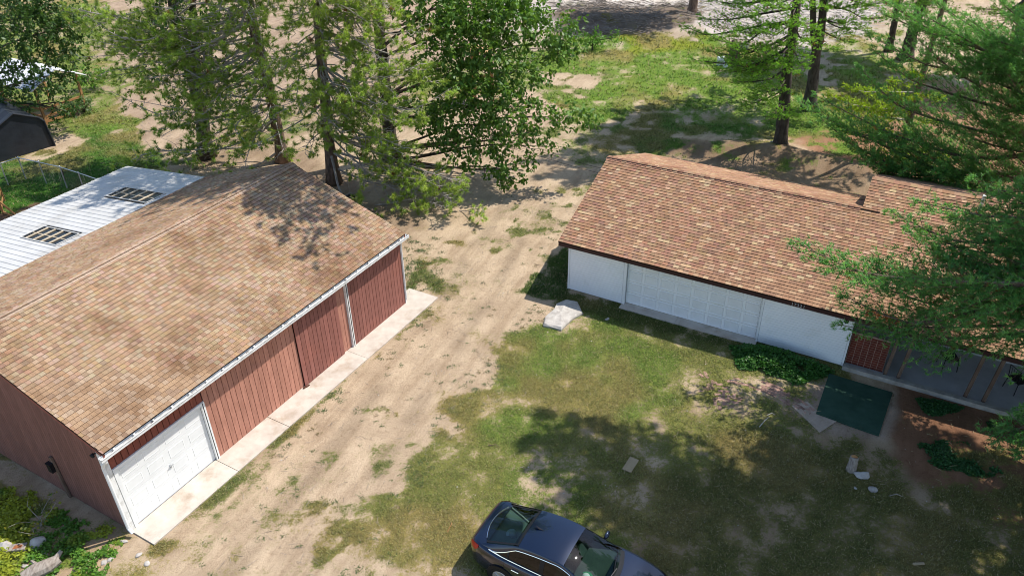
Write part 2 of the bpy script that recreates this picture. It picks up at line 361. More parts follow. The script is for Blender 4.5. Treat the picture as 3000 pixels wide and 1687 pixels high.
F = np.stack([idx[:-1, :-1], idx[:-1, 1:], idx[1:, 1:], idx[1:, :-1]], -1).reshape(-1, 4)
def ground_material():
    m = bpy.data.materials.new('yard_ground'); m.use_nodes = True; nt = m.node_tree; L = nt.links.new
    b = nt.nodes['Principled BSDF']; b.inputs['Roughness'].default_value = .95; b.inputs['Specular IOR Level'].default_value = .08
    g = N(nt, 'ShaderNodeNewGeometry')
    def at_(n): a = N(nt, 'ShaderNodeAttribute'); a.attribute_name = n; return a
    def noise(sc, det, ro=.6, off=0):
        n = N(nt, 'ShaderNodeTexNoise'); n.inputs['Scale'].default_value = sc; n.inputs['Detail'].default_value = det; n.inputs['Roughness'].default_value = ro
        mp = N(nt, 'ShaderNodeMapping'); mp.inputs['Location'].default_value = (off, off*2, 0); L(g.outputs['Position'], mp.inputs[0]); L(mp.outputs[0], n.inputs['Vector']); return n
    def mul(a, bsock, fac=1.):
        mx = N(nt, 'ShaderNodeMix', data_type='RGBA', blend_type='MULTIPLY'); mx.inputs[0].default_value = fac; L(a, mx.inputs[6]); L(bsock, mx.inputs[7]); return mx.outputs[2]
    def ramp(sock, p0, c0, p1, c1):
        r = N(nt, 'ShaderNodeValToRGB'); e = r.color_ramp.elements; e[0].position = p0; e[1].position = p1; e[0].color = (*c0, 1); e[1].color = (*c1, 1); L(sock, r.inputs[0]); return r.outputs[0]
    so = at_('soil').outputs['Color']; gc = at_('gcol').outputs['Color']; gwt = at_('gw').outputs['Fac']
    n1 = noise(.8, 6); n2 = noise(7, 7, .75, 3); n3 = noise(55, 3, .6, 7)
    n4 = N(nt, 'ShaderNodeTexNoise'); n4.inputs['Scale'].default_value = 1.; n4.inputs['Detail'].default_value = 6; n4.inputs['Roughness'].default_value = .65
    mp = N(nt, 'ShaderNodeMapping'); mp.vector_type = 'TEXTURE'; mp.inputs['Rotation'].default_value = (0, 0, 1.13); mp.inputs['Scale'].default_value = (3.2, .42, 1); L(g.outputs['Position'], mp.inputs[0]); L(mp.outputs[0], n4.inputs['Vector'])
    so = mul(so, ramp(n1.outputs['Fac'], .3, (.80, .77, .74), .7, (1.14, 1.13, 1.11)))
    so = mul(so, ramp(n2.outputs['Fac'], .26, (.66, .61, .56), .47, (1.04, 1.04, 1.04)))
    so = mul(so, ramp(n4.outputs['Fac'], .33, (.82, .79, .76), .55, (1.04, 1.04, 1.04)))
    so = mul(so, ramp(n3.outputs['Fac'], .2, (.6, .57, .53), .5, (1.06, 1.06, 1.06)), .8)
    gc = mul(gc, ramp(n2.outputs['Fac'], .3, (.55, .6, .55), .7, (1.45, 1.35, 1.2)))
    gc = mul(gc, ramp(n3.outputs['Fac'], .3, (.5, .5, .5), .7, (1.5, 1.45, 1.3)))
    a = N(nt, 'ShaderNodeMath', operation='MULTIPLY_ADD'); L(n3.outputs['Fac'], a.inputs[0]); a.inputs[1].default_value = 1.3; L(gwt, a.inputs[2])
    a2 = N(nt, 'ShaderNodeMath', operation='MULTIPLY_ADD'); L(n2.outputs['Fac'], a2.inputs[0]); a2.inputs[1].default_value = 1.9; L(a.outputs[0], a2.inputs[2])
    mr = N(nt, 'ShaderNodeMapRange'); mr.inputs[1].default_value = 2.02; mr.inputs[2].default_value = 2.24; L(a2.outputs[0], mr.inputs[0])
    mx = N(nt, 'ShaderNodeMix', data_type='RGBA'); L(mr.outputs[0], mx.inputs[0]); L(so, mx.inputs[6]); L(gc, mx.inputs[7]); L(mx.outputs[2], b.inputs['Base Color'])
    h0 = N(nt, 'ShaderNodeMath', operation='MULTIPLY_ADD'); L(n4.outputs['Fac'], h0.inputs[0]); h0.inputs[1].default_value = 1.5; L(n3.outputs['Fac'], h0.inputs[2])
    h = N(nt, 'ShaderNodeMath', operation='MULTIPLY_ADD'); L(n2.outputs['Fac'], h.inputs[0]); h.inputs[1].default_value = 2.; L(h0.outputs[0], h.inputs[2])
    bp = N(nt, 'ShaderNodeBump'); bp.inputs['Strength'].default_value = .7; bp.inputs['Distance'].default_value = .05; L(h.outputs[0], bp.inputs['Height']); L(bp.outputs[0], b.inputs['Normal'])
    return m
gme = np_mesh('ground', np.stack([GX, GY, GZ], -1).reshape(-1, 3), F, ground_material(), smooth=True)
for nm, arr in (('soil', soil), ('gcol', gcol)):
    a = gme.attributes.new(nm, 'FLOAT_COLOR', 'POINT'); a.data.foreach_set('color', np.c_[arr.reshape(-1, 3), np.ones(nr*nc)].astype(np.float32).ravel())
a = gme.attributes.new('gw', 'FLOAT', 'POINT'); a.data.foreach_set('value', gw.astype(np.float32).ravel())
npart('ground', gme, None, 'structure')

# footprints that keep grass out
BA = np.array([-10.2507, 14.1261]); BY = 1.0432
GA = np.array([2.1659, 25.5623]); GYAW = -.5117
bu = np.array([math.cos(BY), math.sin(BY)]); bv = np.array([-math.sin(BY), math.cos(BY)])
gp = np.array([math.cos(GYAW), math.sin(GYAW)]); gq = np.array([-math.sin(GYAW), math.cos(GYAW)])
def blocked(X, Y):
    u = (X-BA[0])*bu[0]+(Y-BA[1])*bu[1]; v = (X-BA[0])*bv[0]+(Y-BA[1])*bv[1]
    p = (X-GA[0])*gp[0]+(Y-GA[1])*gp[1]; q = (X-GA[0])*gq[0]+(Y-GA[1])*gq[1]
    return ((u > -.02) & (u < 12.4) & (v > -.02) & (v < 15.2)) | ((u > 0) & (u < 13.2) & (v > -.93) & (v < 0)) | ((p > 0) & (q > -.02) & (q < 9)) | ((p > 10.2) & (q > -.35) & (q < 9)) | ((p > 2.2) & (p < 7.4) & (q > -.35) & (q < .1)) | (sdist(spoly([(2085, 942), (2245, 990), (2210, 1098), (2052, 1042)]), X, Y) < 0)
def camsee(X, Y, m=1.):
    return (np.abs(X) < .66*(Y*.84+16.8*.55)+m) & (Y > 11.5)
def grass_tufts(n, x0, x1, y0, y1, blades, h, wd, seed, thr=.62):
    R = np.random.RandomState(seed); X = R.uniform(x0, x1, n); Y = R.uniform(y0, y1, n)
    k = camsee(X, Y) & ~blocked(X, Y); X, Y = X[k], Y[k]
    _, gc, g = ground_props(X, Y); k = g+R.uniform(-.22, .22, len(X)) > thr; X, Y, gc, g = X[k], Y[k], gc[k], g[k]
    n = len(X); Z = hz(X, Y)
    B = np.repeat(np.stack([X, Y, Z-.004], -1), blades, 0); m = len(B)
    B[:, :2] += R.normal(0, h*.45, (m, 2))
    th = R.uniform(0, 2*PI, m); lean = R.uniform(.5, 1.9, m); hh = h*R.uniform(.45, 1.15, m)*np.repeat(np.clip(g, .6, 1.1), blades)
    tip = B+np.stack([np.cos(th)*lean*hh, np.sin(th)*lean*hh, hh], -1)
    s = np.stack([-np.sin(th), np.cos(th), 0*th], -1)*(wd*R.uniform(.6, 1.3, m))[:, None]
    V = np.stack([B-s, B+s, tip], 1).reshape(-1, 3); F = np.arange(3*m).reshape(-1, 3)
    c = np.repeat(gc, blades, 0)*R.uniform(.55, 1.55, (m, 1))*np.array([1.0, 1.08, .9])
    straw = R.rand(m) < .16; c[straw] = np.array([.36, .29, .15])*R.uniform(.6, 1.2, (straw.sum(), 1))
    return V, np.repeat(c, 3, 0)
G1 = grass_tufts(260000, -14, 16, 11.6, 27, 3, .055, .010, 1)
G2 = grass_tufts(110000, -30, 24, 25, 46, 3, .085, .016, 2)
def sprigs(n, px, seed, h, wd):
    R = np.random.RandomState(seed); P = spoly(px); X = R.uniform(P[:, 0].min(), P[:, 0].max(), n); Y = R.uniform(P[:, 1].min(), P[:, 1].max(), n)
    k = (sdist(P, X, Y) < 0) & ~blocked(X, Y) & (fbm(X, Y, 1.6, 91, 3)+R.uniform(-.25, .25, n) > .52); X, Y = X[k], Y[k]; n = len(X); nb = 22
    sz = R.uniform(.5, 1.4, n); B = np.repeat(np.stack([X, Y, hz(X, Y)-.004], -1), nb, 0); m = len(B); S = np.repeat(sz, nb)
    B[:, 0] += R.normal(0, h*1.1, m)*S; B[:, 1] += R.normal(0, h*.7, m)*S; th = R.uniform(0, 2*PI, m); hh = h*S*R.uniform(.4, 1, m); ln = R.uniform(.6, 2.2, m)
    tip = B+np.stack([np.cos(th)*ln*hh, np.sin(th)*ln*hh, hh*.8], -1); q = np.stack([-np.sin(th), np.cos(th), 0*th], -1)*(wd*R.uniform(.7, 1.4, m))[:, None]
    c = np.array((.075, .11, .04))*R.uniform(.6, 1.7, (m, 1)); dry = np.repeat(R.rand(n) < .25, nb); c[dry] = np.array((.20, .16, .07))*R.uniform(.7, 1.2, (dry.sum(), 1))
    return np.stack([B-q, B+q, tip], 1).reshape(-1, 3), np.repeat(c, 3, 0)
G4 = sprigs(600, [(430, 1449), (1000, 800), (1180, 480), (1480, 480), (1400, 740), (1330, 800), (1230, 900), (1060, 1110), (860, 1449)], 5, .055, .010)
G5 = sprigs(1100, [(860, 1449), (940, 1270), (1060, 1090), (1200, 930), (1330, 780), (1400, 780), (1300, 960), (1150, 1110), (1060, 1250), (980, 1449)], 6, .06, .010)
G6 = sprigs(600, [(1020, 600), (1110, 600), (1140, 760), (1060, 790), (1010, 720)], 8, .07, .012)
G7 = sprigs(700, [(380, 1370), (560, 1200), (800, 1000), (1090, 745), (1130, 770), (830, 1040), (500, 1330), (400, 1440)], 9, .06, .010)
G3 = grass_tufts(60000, -45, 45, 44, 78, 3, .15, .032, 3)
V = np.concatenate([q[0] for q in (G1, G2, G3, G4, G5, G6, G7)]); c = np.concatenate([q[1] for q in (G1, G2, G3, G4, G5, G6, G7)])
npart('grass', np_mesh('grass', V, np.arange(len(V)).reshape(-1, 3), GRASSM, c), None, 'stuff')

# ------------------------------------------------------------------ shingled roofs
def tab_mesh(w_, ex_, tint, mats, thick=.022):
    b = MB(); y1 = ex_+.035
    b.add([(0.002, 0, -.004), (w_-.002, 0, -.004), (w_-.002, y1, -.004), (.002, y1, -.004), (.002, 0, thick), (w_-.002, 0, thick), (w_-.002, y1, .002), (.002, y1, .002)],
          [(4, 5, 6, 7), (2, 3, 7, 6), (3, 2, 1, 0)], 0, tint)
    b.add([(0.002, 0, -.004), (w_-.002, 0, -.004), (w_-.002, y1, -.004), (.002, y1, -.004), (.002, 0, thick), (w_-.002, 0, thick), (w_-.002, y1, .002), (.002, y1, .002)],
          [(0, 1, 5, 4), (1, 2, 6, 5), (3, 0, 4, 7)], 1, tint)
    return b
def shingles(root, sheath, root_M, planes, ex_, widths, tints, mats, nparts, seed):
    """planes: (origin, ex, ey, polygon of (x,y) limits fn) in the building's own frame; nearest nparts become sub-parts of the roof"""
    R = random.Random(seed); rec = []
    campos = Vector((0, 0, CAMH))
    for o, ex, ey, w_, h_, keep in planes:
        o, ex, ey = Vector(o), Vector(ex), Vector(ey); n = ex.cross(ey)
        for r in range(int(h_/ex_+.999)):
            x = -R.choice(widths)*R.random(); y = r*ex_
            while x < w_:
                wd = R.choice(widths); a, b2 = max(0, x), min(w_, x+wd); full = a == x and b2 == x+wd
                tt = R.choices(range(len(tints)), [t[1] for t in tints])[0]; x += wd
                if b2-a < .03 or not keep((a+b2)/2, y): continue
                P = root_M @ (o+ex*((a+b2)/2)+ey*y)
                rec.append(((P-campos).length, full, o, ex, ey, n, a, b2-a, y, wd, tt, R.uniform(.018, .027)))
    rec.sort(key=lambda q: q[0]); cache = {}; used = 0; J = MB()
    for q in rec:
        _, full, o, ex, ey, n, a, wd, y, w0, tt, th = q
        M = Matrix((ex, ey, n)).transposed().to_4x4(); M.translation = o+ex*a+ey*y
        if full and used < nparts:
            k = (round(w0, 3), tt)
            if k not in cache: cache[k] = tab_mesh(w0, ex_, tints[tt][0], mats).mesh('shingle', mats)
            s = bpy.data.objects.new('shingle', cache[k]); M2 = M.copy(); M2.translation = M.translation+n*R.uniform(-.001, .003)
            link(s, sheath); s.matrix_local = M2; used += 1
        else:
            t = tab_mesh(wd, ex_, tuple(c_*R.uniform(.93, 1.07) for c_ in tints[tt][0]), mats, th)
            vs = [M @ Vector(v) for v in t.v]
            off = len(J.v); J.v += [tuple(v) for v in vs]; J.f += [[off+i for i in f] for f in t.f]; J.m += t.m; J.t += t.t
    part('shingles', J, mats, root, kind='stuff')

# ================================================================== THE RED BARN
barn = thing('red_barn', 'long red board barn with tan shingle roof and white overhead door', 'barn', (BA[0], BA[1], 0), BY)
BM = Matrix.Translation((BA[0], BA[1], 0)) @ Matrix.Rotation(BY, 4, 'Z')
L_, W_, HE, HR, OE, OR = 12.33, 9.4967, 3.06, 4.706, .258, .06
HW = HE+OE*(HR-HE)/(W_/2+OE)-.02        # wall plate height at the wall line
b = MB(); dd0, dd1, DH = .23, 2.98, 2.13
b.box((0, .03, 0), (dd0, .16, 2.75)); b.box((dd1, .03, 0), (L_, .16, 2.75)); b.box((dd0, .03, DH), (dd1, .16, 2.75))
b.box((0.03, .16, 0), (.16, W_-.03, 2.75)); b.box((L_-.16, .16, 0), (L_-.03, W_, 2.75)); b.box((.16, W_-.16, 0), (L_-.16, W_-.03, 2.75))
for x0, x1 in ((.03, .16), (L_-.16, L_-.03)):
    b.add([(x0, .05, 2.75), (x0, W_-.05, 2.75), (x0, W_/2, HR-.1), (x1, .05, 2.75), (x1, W_-.05, 2.75), (x1, W_/2, HR-.1)], [(0, 2, 1), (3, 4, 5), (0, 3, 5, 2), (1, 2, 5, 4), (0, 1, 4, 3)])
part('wall', b, GROOVE, barn)
# vertical boards, one by one
def board(x0, x1, z0, z1, y, tint, th=.022):
    q = MB(); q.box((x0, y-th, z0), (x1, y, z1), 0, tint); return part('board', q, BRD, barn)
x = dd1+.12; bw = .178
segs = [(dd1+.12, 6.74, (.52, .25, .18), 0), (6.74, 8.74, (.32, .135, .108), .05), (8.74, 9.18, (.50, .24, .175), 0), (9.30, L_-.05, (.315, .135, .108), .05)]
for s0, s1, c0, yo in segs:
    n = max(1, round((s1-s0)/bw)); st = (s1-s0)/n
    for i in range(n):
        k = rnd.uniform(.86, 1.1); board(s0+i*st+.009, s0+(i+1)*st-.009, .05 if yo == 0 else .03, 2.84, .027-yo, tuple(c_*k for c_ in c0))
n = 16
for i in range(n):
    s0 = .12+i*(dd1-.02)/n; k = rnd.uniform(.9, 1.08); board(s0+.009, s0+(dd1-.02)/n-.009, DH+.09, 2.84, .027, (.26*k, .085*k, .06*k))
# gable boards facing the camera
gb = .112; n = int(W_/gb)
for i in range(n):
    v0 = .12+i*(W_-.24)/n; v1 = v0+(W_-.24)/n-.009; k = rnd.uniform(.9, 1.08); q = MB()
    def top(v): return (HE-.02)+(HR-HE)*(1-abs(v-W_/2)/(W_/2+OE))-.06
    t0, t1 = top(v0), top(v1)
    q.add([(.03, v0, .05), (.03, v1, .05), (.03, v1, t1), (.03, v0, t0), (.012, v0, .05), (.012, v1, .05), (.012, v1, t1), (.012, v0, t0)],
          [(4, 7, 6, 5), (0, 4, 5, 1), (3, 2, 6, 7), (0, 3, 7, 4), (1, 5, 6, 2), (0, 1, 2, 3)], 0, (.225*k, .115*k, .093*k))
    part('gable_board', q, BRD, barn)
# roof sheathing
rise = HR-HE; run = W_/2+OE; SL = math.hypot(rise, run)
ey1 = Vector((0, run/SL, rise/SL)); ey2 = Vector((0, -run/SL, rise/SL))
b = MB(); t = .05
b.add([(-OR, -OE, HE), (L_+OR, -OE, HE), (L_+OR, W_/2, HR), (-OR, W_/2, HR), (L_+OR, W_+OE, HE), (-OR, W_+OE, HE),
       (-OR, -OE, HE-t), (L_+OR, -OE, HE-t), (L_+OR, W_/2, HR-t), (-OR, W_/2, HR-t), (L_+OR, W_+OE, HE-t), (-OR, W_+OE, HE-t)],
      [(0, 1, 2, 3), (3, 2, 4, 5), (7, 6, 9, 8), (8, 9, 11, 10), (0, 6, 7, 1), (4, 10, 11, 5), (0, 3, 9, 6), (3, 5, 11, 9), (1, 7, 8, 2), (2, 8, 10, 4)], 0, (.3, .22, .16))
roof = part('roof', b, SHE, barn)
T1 = [((.385,.255,.16),6),((.44,.315,.215),4),((.335,.215,.13),5),((.315,.21,.14),2),((.40,.29,.20),4),((.405,.265,.16),4)]
shingles(barn, roof, BM, [((-OR, -OE-.03, HE-.01+.004), (1, 0, 0), ey1, L_+2*OR, SL+.02, lambda x, y: True),
                          ((L_+OR, W_+OE+.03, HE-.01+.004), (-1, 0, 0), ey2, L_+2*OR, SL+.02, lambda x, y: True)],
         .145, (.12, .14, .155), T1, [SH1, SHE], 300, 3)
rx = -OR; n = 58; st = (L_+2*OR)/n
for i in range(n):
    b = MB(); k = rnd.uniform(.9, 1.1); c = tuple(c_*k for c_ in (.46, .345, .26)); x0 = rx+i*st; x1 = x0+st+.03
    z0 = .030; z1 = .018; h = .15
    b.add([(x0, W_/2-h, HR-h*rise/run+z0), (x0, W_/2, HR+z0+.012), (x0, W_/2+h, HR-h*rise/run+z0), (x1, W_/2+h, HR-h*rise/run+z1), (x1, W_/2, HR+z1+.012), (x1, W_/2-h, HR-h*rise/run+z1),
           (x0, W_/2-h, HR-h*rise/run), (x0, W_/2, HR), (x0, W_/2+h, HR-h*rise/run), (x1, W_/2+h, HR-h*rise/run-.01), (x1, W_/2, HR-.01), (x1, W_/2-h, HR-h*rise/run-.01)],
          [(0, 5, 4, 1), (1, 4, 3, 2), (0, 1, 7, 6), (1, 2, 8, 7), (0, 6, 11, 5), (2, 3, 9, 8), (5, 11, 10, 4), (4, 10, 9, 3)], 0, c)
    part('ridge_cap', b, [SH1, SHE], barn)
# rake boards and fascia
b = MB()
for x0, x1 in ((-OR+.004, 0.005), (L_-.005, L_+OR-.004)):
    for s in (0, 1):
        y0, y1 = (-OE+.01, W_/2) if s == 0 else (W_+OE-.01, W_/2)
        b.add([(x0, y0, HE-.054), (x1, y0, HE-.054), (x1, y1, HR-.054), (x0, y1, HR-.054), (x0, y0, HE-.16), (x1, y0, HE-.16), (x1, y1, HR-.16), (x0, y1, HR-.16)],
              [(0, 1, 2, 3), (4, 7, 6, 5), (0, 4, 5, 1), (2, 6, 7, 3), (0, 3, 7, 4), (1, 5, 6, 2)], 0, (.28, .11, .085))
part('rake_board', b, BRD, barn)
b = MB(); b.box((-.02, -.155, 2.70), (L_+.02, .0, 2.985)); part('soffit', b, WHITE, barn)
# gutter: open trough with hangers
b = MB(); gy0, gy1, gz0, gz1 = -.36, -.245, 2.88, 2.985
b.box((-.16, gy0, gz0), (L_+.12, gy0+.012, gz1)); b.box((-.16, gy0+.012, gz0), (L_+.12, gy1, gz0+.012)); b.box((-.16, gy1, gz0), (L_+.12, gy1+.012, gz1+.01))
b.box((-.172, gy0, gz0), (-.16, gy1+.012, gz1)); b.box((L_+.12, gy0, gz0), (L_+.132, gy1+.012, gz1)); b.box((-.16, gy0-.012, gz1-.018), (L_+.12, gy0, gz1+.004))
gut = part('gutter', b, WHITED, barn)
hb = MB(); hb.box((-.02, gy0+.0125, gz1-.02), (.02, gy1-.0005, gz1-.006)); hb.box((-.03, gy1-.03, gz1-.006), (.03, gy1-.004, gz1+.012)); hm = hb.mesh('hanger', WHITED)
for i in range(21):
    h = bpy.data.objects.new('hanger', hm); link(h, gut); h.location = (.25+i*.59, 0, 0)
b = MB()
for i in range(150):
    xx = rnd.uniform(.1, L_); yy = rnd.uniform(gy0+.03, gy1-.03); b.box((xx, yy, gz0+.0125), (xx+rnd.uniform(.03, .12), yy+.02, gz0+rnd.uniform(.02, .05)), 0, (.3, .22, .15))
part('gutter_debris', b, WOODD, barn, kind='stuff')
b = MB(); b.tube([(-.06, -.30, 2.89), (-.06, -.30, 2.80), (-.075, -.12, 2.62), (-.075, -.085, 2.5), (-.075, -.085, .28), (-.075, -.22, .16)], [.045]*6, 8)
part('downspout', b, WHITE, barn, smooth=False)
b = MB(); b.tube([(L_-.02, -.28, 2.89), (L_-.02, -.10, 2.68), (L_-.02, -.075, 2.5), (L_-.02, -.075, .2)], [.028]*4, 8); b.box((L_-.05, -.055, .04), (L_+.01, -.006, 2.69))
part('corner_downpipe', b, WHITED, barn)
b = MB(); b.box((-.012, -.03, .03), (.115, .03, 2.70)); b.box((-.012, .03, .03), (.0115, .14, 2.9)); part('corner_trim', b, WHITED, barn)
b = MB(); b.box((9.185, -.075, .02), (9.295, .02, 2.695)); b.box((9.225, -.079, .02), (9.255, -.0755, 2.69), 1); part('door_post', b, [WHITED, BLACK], barn)
b = MB(); b.box((6.7, -.055, 2.71), (L_-.1, -.024, 2.76)); part('door_track', b, GALV, barn)
b = MB(); b.tube([(6.66, -.05, .06), (6.74, -.09, .05), (6.86, -.1, .05)], .035, 6); b.box((6.62, -.10, .03), (6.72, -.04, .09)); part('door_stop', b, mat('rusty_iron', (.10, .045, .03), rough=.9), barn)
# overhead door
b = MB(); b.box((dd0, .055, .03), (dd1, .10, DH)); door = part('overhead_door', b, WHITE, barn)
for j in range(4):
    q = MB(); q.box((dd0+.004, .046, .035+j*.524), (dd1-.004, .054, .035+(j+1)*.524-.012)); sec = part('door_section', q, WHITE, door)
    # raised frames of the pressed panels
for j in range(4):
    for i in range(4):
        q = MB(); cw = (dd1-dd0)/4; x0 = dd0+i*cw+.09; x1 = dd0+(i+1)*cw-.09; z0 = .035+j*.524+.10; z1 = .035+(j+1)*.524-.11; y = .0455; e = .03
        q.add([(x0, y, z0), (x1, y, z0), (x1, y, z1), (x0, y, z1), (x0+e*.5, y-.008, z0+e*.5), (x1-e*.5, y-.008, z0+e*.5), (x1-e*.5, y-.008, z1-e*.5), (x0+e*.5, y-.008, z1-e*.5),
               (x0+e, y-.003, z0+e), (x1-e, y-.003, z0+e), (x1-e, y-.003, z1-e), (x0+e, y-.003, z1-e)],
              [(0, 1, 5, 4), (1, 2, 6, 5), (2, 3, 7, 6), (3, 0, 4, 7), (4, 5, 9, 8), (5, 6, 10, 9), (6, 7, 11, 10), (7, 4, 8, 11), (8, 9, 10, 11)])
        part('door_panel', q, WHITE, door)
b = MB(); hx = (dd0+dd1)/2+.02; b.box((hx-.02, .02, .93), (hx+.02, .044, 1.03)); b.tube([(hx-.08, .012, .99), (hx+.08, .012, 1.0)], .012, 6); part('door_handle', b, GALV, door)
b = MB(); b.box((dd0-.10, -.035, .025), (dd0, .045, DH+.08)); b.box((dd1, -.035, .025), (dd1+.115, .045, DH+.08)); b.box((dd0, -.035, DH), (dd1, .045, DH+.08)); b.box((dd1+.035, -.038, .03), (dd1+.06, -.0355, DH+.07), 1)
part('door_frame', b, [WHITE, BLACK], barn)
b = MB(); b.tube([(-.02, .12, 2.86), (-.10, .12, 2.90)], .02, 6); b.lathe([(.05, 0), (.055, .05), (.03, .11)], 10, Matrix.Translation((-.12, .12, 2.93)) @ Matrix.Rotation(PI*.8, 4, 'X')); part('floodlight', b, BLACK, barn)
b = MB(); b.beam((-.03, 2.53, 0), (-.03, 2.63, 1.52), .10, .055); pl = part('backing_plank', b, WOODD, barn)
b = MB(); b.box((-.16, 2.58, 1.02), (-.06, 2.76, 1.30)); b.box((-.17, 2.57, 1.30), (-.055, 2.77, 1.335)); part('electric_box', b, BLACK, pl)
# lean-to roof of ribbed white metal
lean = MB(); sl = -.1175; y0, zc0 = W_+OE-.05, 3.03; y1 = 15.0
def lz(v): return zc0+(v-y0)*sl
P0 = -OR; P1 = L_+OR
b = MB(); b.box((P0+.1, y1-.35, 0), (P1-.1, y1-.25, lz(y1)-.08)); b.box((P1-.14, W_+.1, 0), (P1-.06, y1-.36, 2.3)); part('lean_to_wall', b, BRD, barn)
sky_ = [(5.92, 6.76, 10.25, 12.45), (9.68, 10.5, 10.12, 12.65)]
pw = .262; n = int((P1-P0)/pw)+1; st = (P1-P0)/n
def panelprof(x0, x1, v0, v1):
    q = MB(); xs_ = [x0, x0+.018, x0+.034, x0+.05, (x0+x1)/2, x1]; zs = [0, .017, .017, 0, .002, 0]
    for i in range(5):
        q.add([(xs_[i], v0, lz(v0)+zs[i]), (xs_[i+1], v0, lz(v0)+zs[i+1]), (xs_[i+1], v1, lz(v1)+zs[i+1]), (xs_[i], v1, lz(v1)+zs[i])], [(0, 1, 2, 3)])
    q.add([(x0, v1, lz(v1)), (x1, v1, lz(v1)), (x1, v1, lz(v1)-.03), (x0, v1, lz(v1)-.03)], [(0, 1, 2, 3)])
    return q
b = MB(); b.box((P0+.02, y0+.1, lz(y0)-.17), (P1-.02, y0+.2, lz(y0)-.05)); b.box((P0+.02, y1-.25, lz(y1)-.15), (P1-.02, y1-.15, lz(y1)-.03)); lt = part('lean_to_roof', b, WOODD, barn)
for i in range(n):
    x0 = P0+i*st; x1 = x0+st; hit = [s for s in sky_ if x1 > s[0]+.02 and x0 < s[1]-.02]
    if not hit: part('roof_panel', panelprof(x0, x1-.006, y0, y1+rnd.uniform(0, .03)), METALR, lt)
    else:
        s = hit[0]; part('roof_panel', panelprof(x0, x1-.004, y0, s[2]), METALR, lt); part('roof_panel', panelprof(x0, x1-.004, s[3], y1), METALR, lt)
for s in sky_:
    b = MB(); z = lambda v: lz(v)
    a0, a1, v0, v1 = s; a0 -= .05; a1 += .05
    b.add([(a0, v0-.03, z(v0-.03)-.012), (a1, v0-.03, z(v0-.03)-.012), (a1, v1+.03, z(v1+.03)-.012), (a0, v1+.03, z(v1+.03)-.012)], [(0, 1, 2, 3)])
    so_ = part('skylight', b, POLY, lt)
    q = MB()
    for k in range(1, 5):
        vv = v0+(v1-v0)*k/4.6; q.beam((a0-.02, vv, z(vv)+.012), (a1+.02, vv, z(vv)+.012), .07, .03)
    q.beam(((a0+a1)/2, v0, z(v0)-.005), ((a0+a1)/2, v1, z(v1)-.005), .035, .012)
    part('skylight_slats', q, mat('pale_batten', (.55, .45, .32), rough=.85), lt)
    q = MB()
    for aa, bb in (((a0, v0), (a0, v1)), ((a1, v0), (a1, v1)), ((a0, v1), (a1, v1)), ((a0, v0), (a1, v0))):
        q.beam((aa[0], aa[1], z(aa[1])+.03), (bb[0], bb[1], z(bb[1])+.03), .04, .018)
    part('skylight_flashing', q, METALR, lt)
q = MB(); q.box((P0, y0-.08, lz(y0)+.02), (P1, y0+.05, lz(y0)+.036), 0); part('wall_flashing', q, mat('rusty_flashing', (.45, .22, .10), (.30, .14, .07), rough=.8), barn)
# dark yard floor seen through the skylights is the ground itself
b = MB()
slabs = [(0, 2.95), (2.96, 5.05), (5.06, 8.9), (8.91, 13.19)]
ap = bpy.data.objects.new('concrete_apron', None); ap.location = (BA[0], BA[1], 0); ap.rotation_euler = (0, 0, BY); link(ap); ap['kind'] = 'structure'
for a0, a1 in slabs:
    q = MB(); z = .045+rnd.uniform(-.004, .004); q.box((a0+.004, -.904, -.1), (a1-.004, .02 if a1 < 12.5 else .0, z))
    if a1 > 13: q.box((L_+.07, .0005, -.1), (a1-.004, .45, z-.003))
    part('slab', q, CONC, ap)

# ================================================================== THE WHITE HOUSE WITH ITS GARAGE
house = thing('white_house', 'white sided house with attached garage under a reddish brown shingle roof', 'house', (GA[0], GA[1], 0), GYAW)
HM = Matrix.Translation((GA[0], GA[1], 0)) @ Matrix.Rotation(GYAW, 4, 'Z')
gL, gHE, gHR, gW, gOE, gOR = 10.17, 2.185, 3.781, 8.5, .247, .338
PE = 21.0; QR = 5.68; slope = (gHR-gHE)/(gW/2+gOE); zR2 = gHE+(QR+gOE)*slope; PJ = 9.34
D0, D1 = 2.345, 7.245; GWH = 2.02
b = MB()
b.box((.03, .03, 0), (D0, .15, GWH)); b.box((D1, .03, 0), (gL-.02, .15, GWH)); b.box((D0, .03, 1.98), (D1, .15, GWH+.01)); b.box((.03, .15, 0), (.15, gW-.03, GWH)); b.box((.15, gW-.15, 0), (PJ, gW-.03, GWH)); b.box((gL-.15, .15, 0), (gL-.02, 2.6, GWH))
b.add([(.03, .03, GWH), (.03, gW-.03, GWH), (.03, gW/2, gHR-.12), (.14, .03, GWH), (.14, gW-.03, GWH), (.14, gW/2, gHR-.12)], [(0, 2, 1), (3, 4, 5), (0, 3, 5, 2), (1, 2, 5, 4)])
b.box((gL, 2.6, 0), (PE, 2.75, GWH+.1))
part('wall', b, mat('lap_shade_backing', (.48, .49, .50), rough=.9), house)  # grey backing showing in the plank gaps paints the shadow lines under the laps
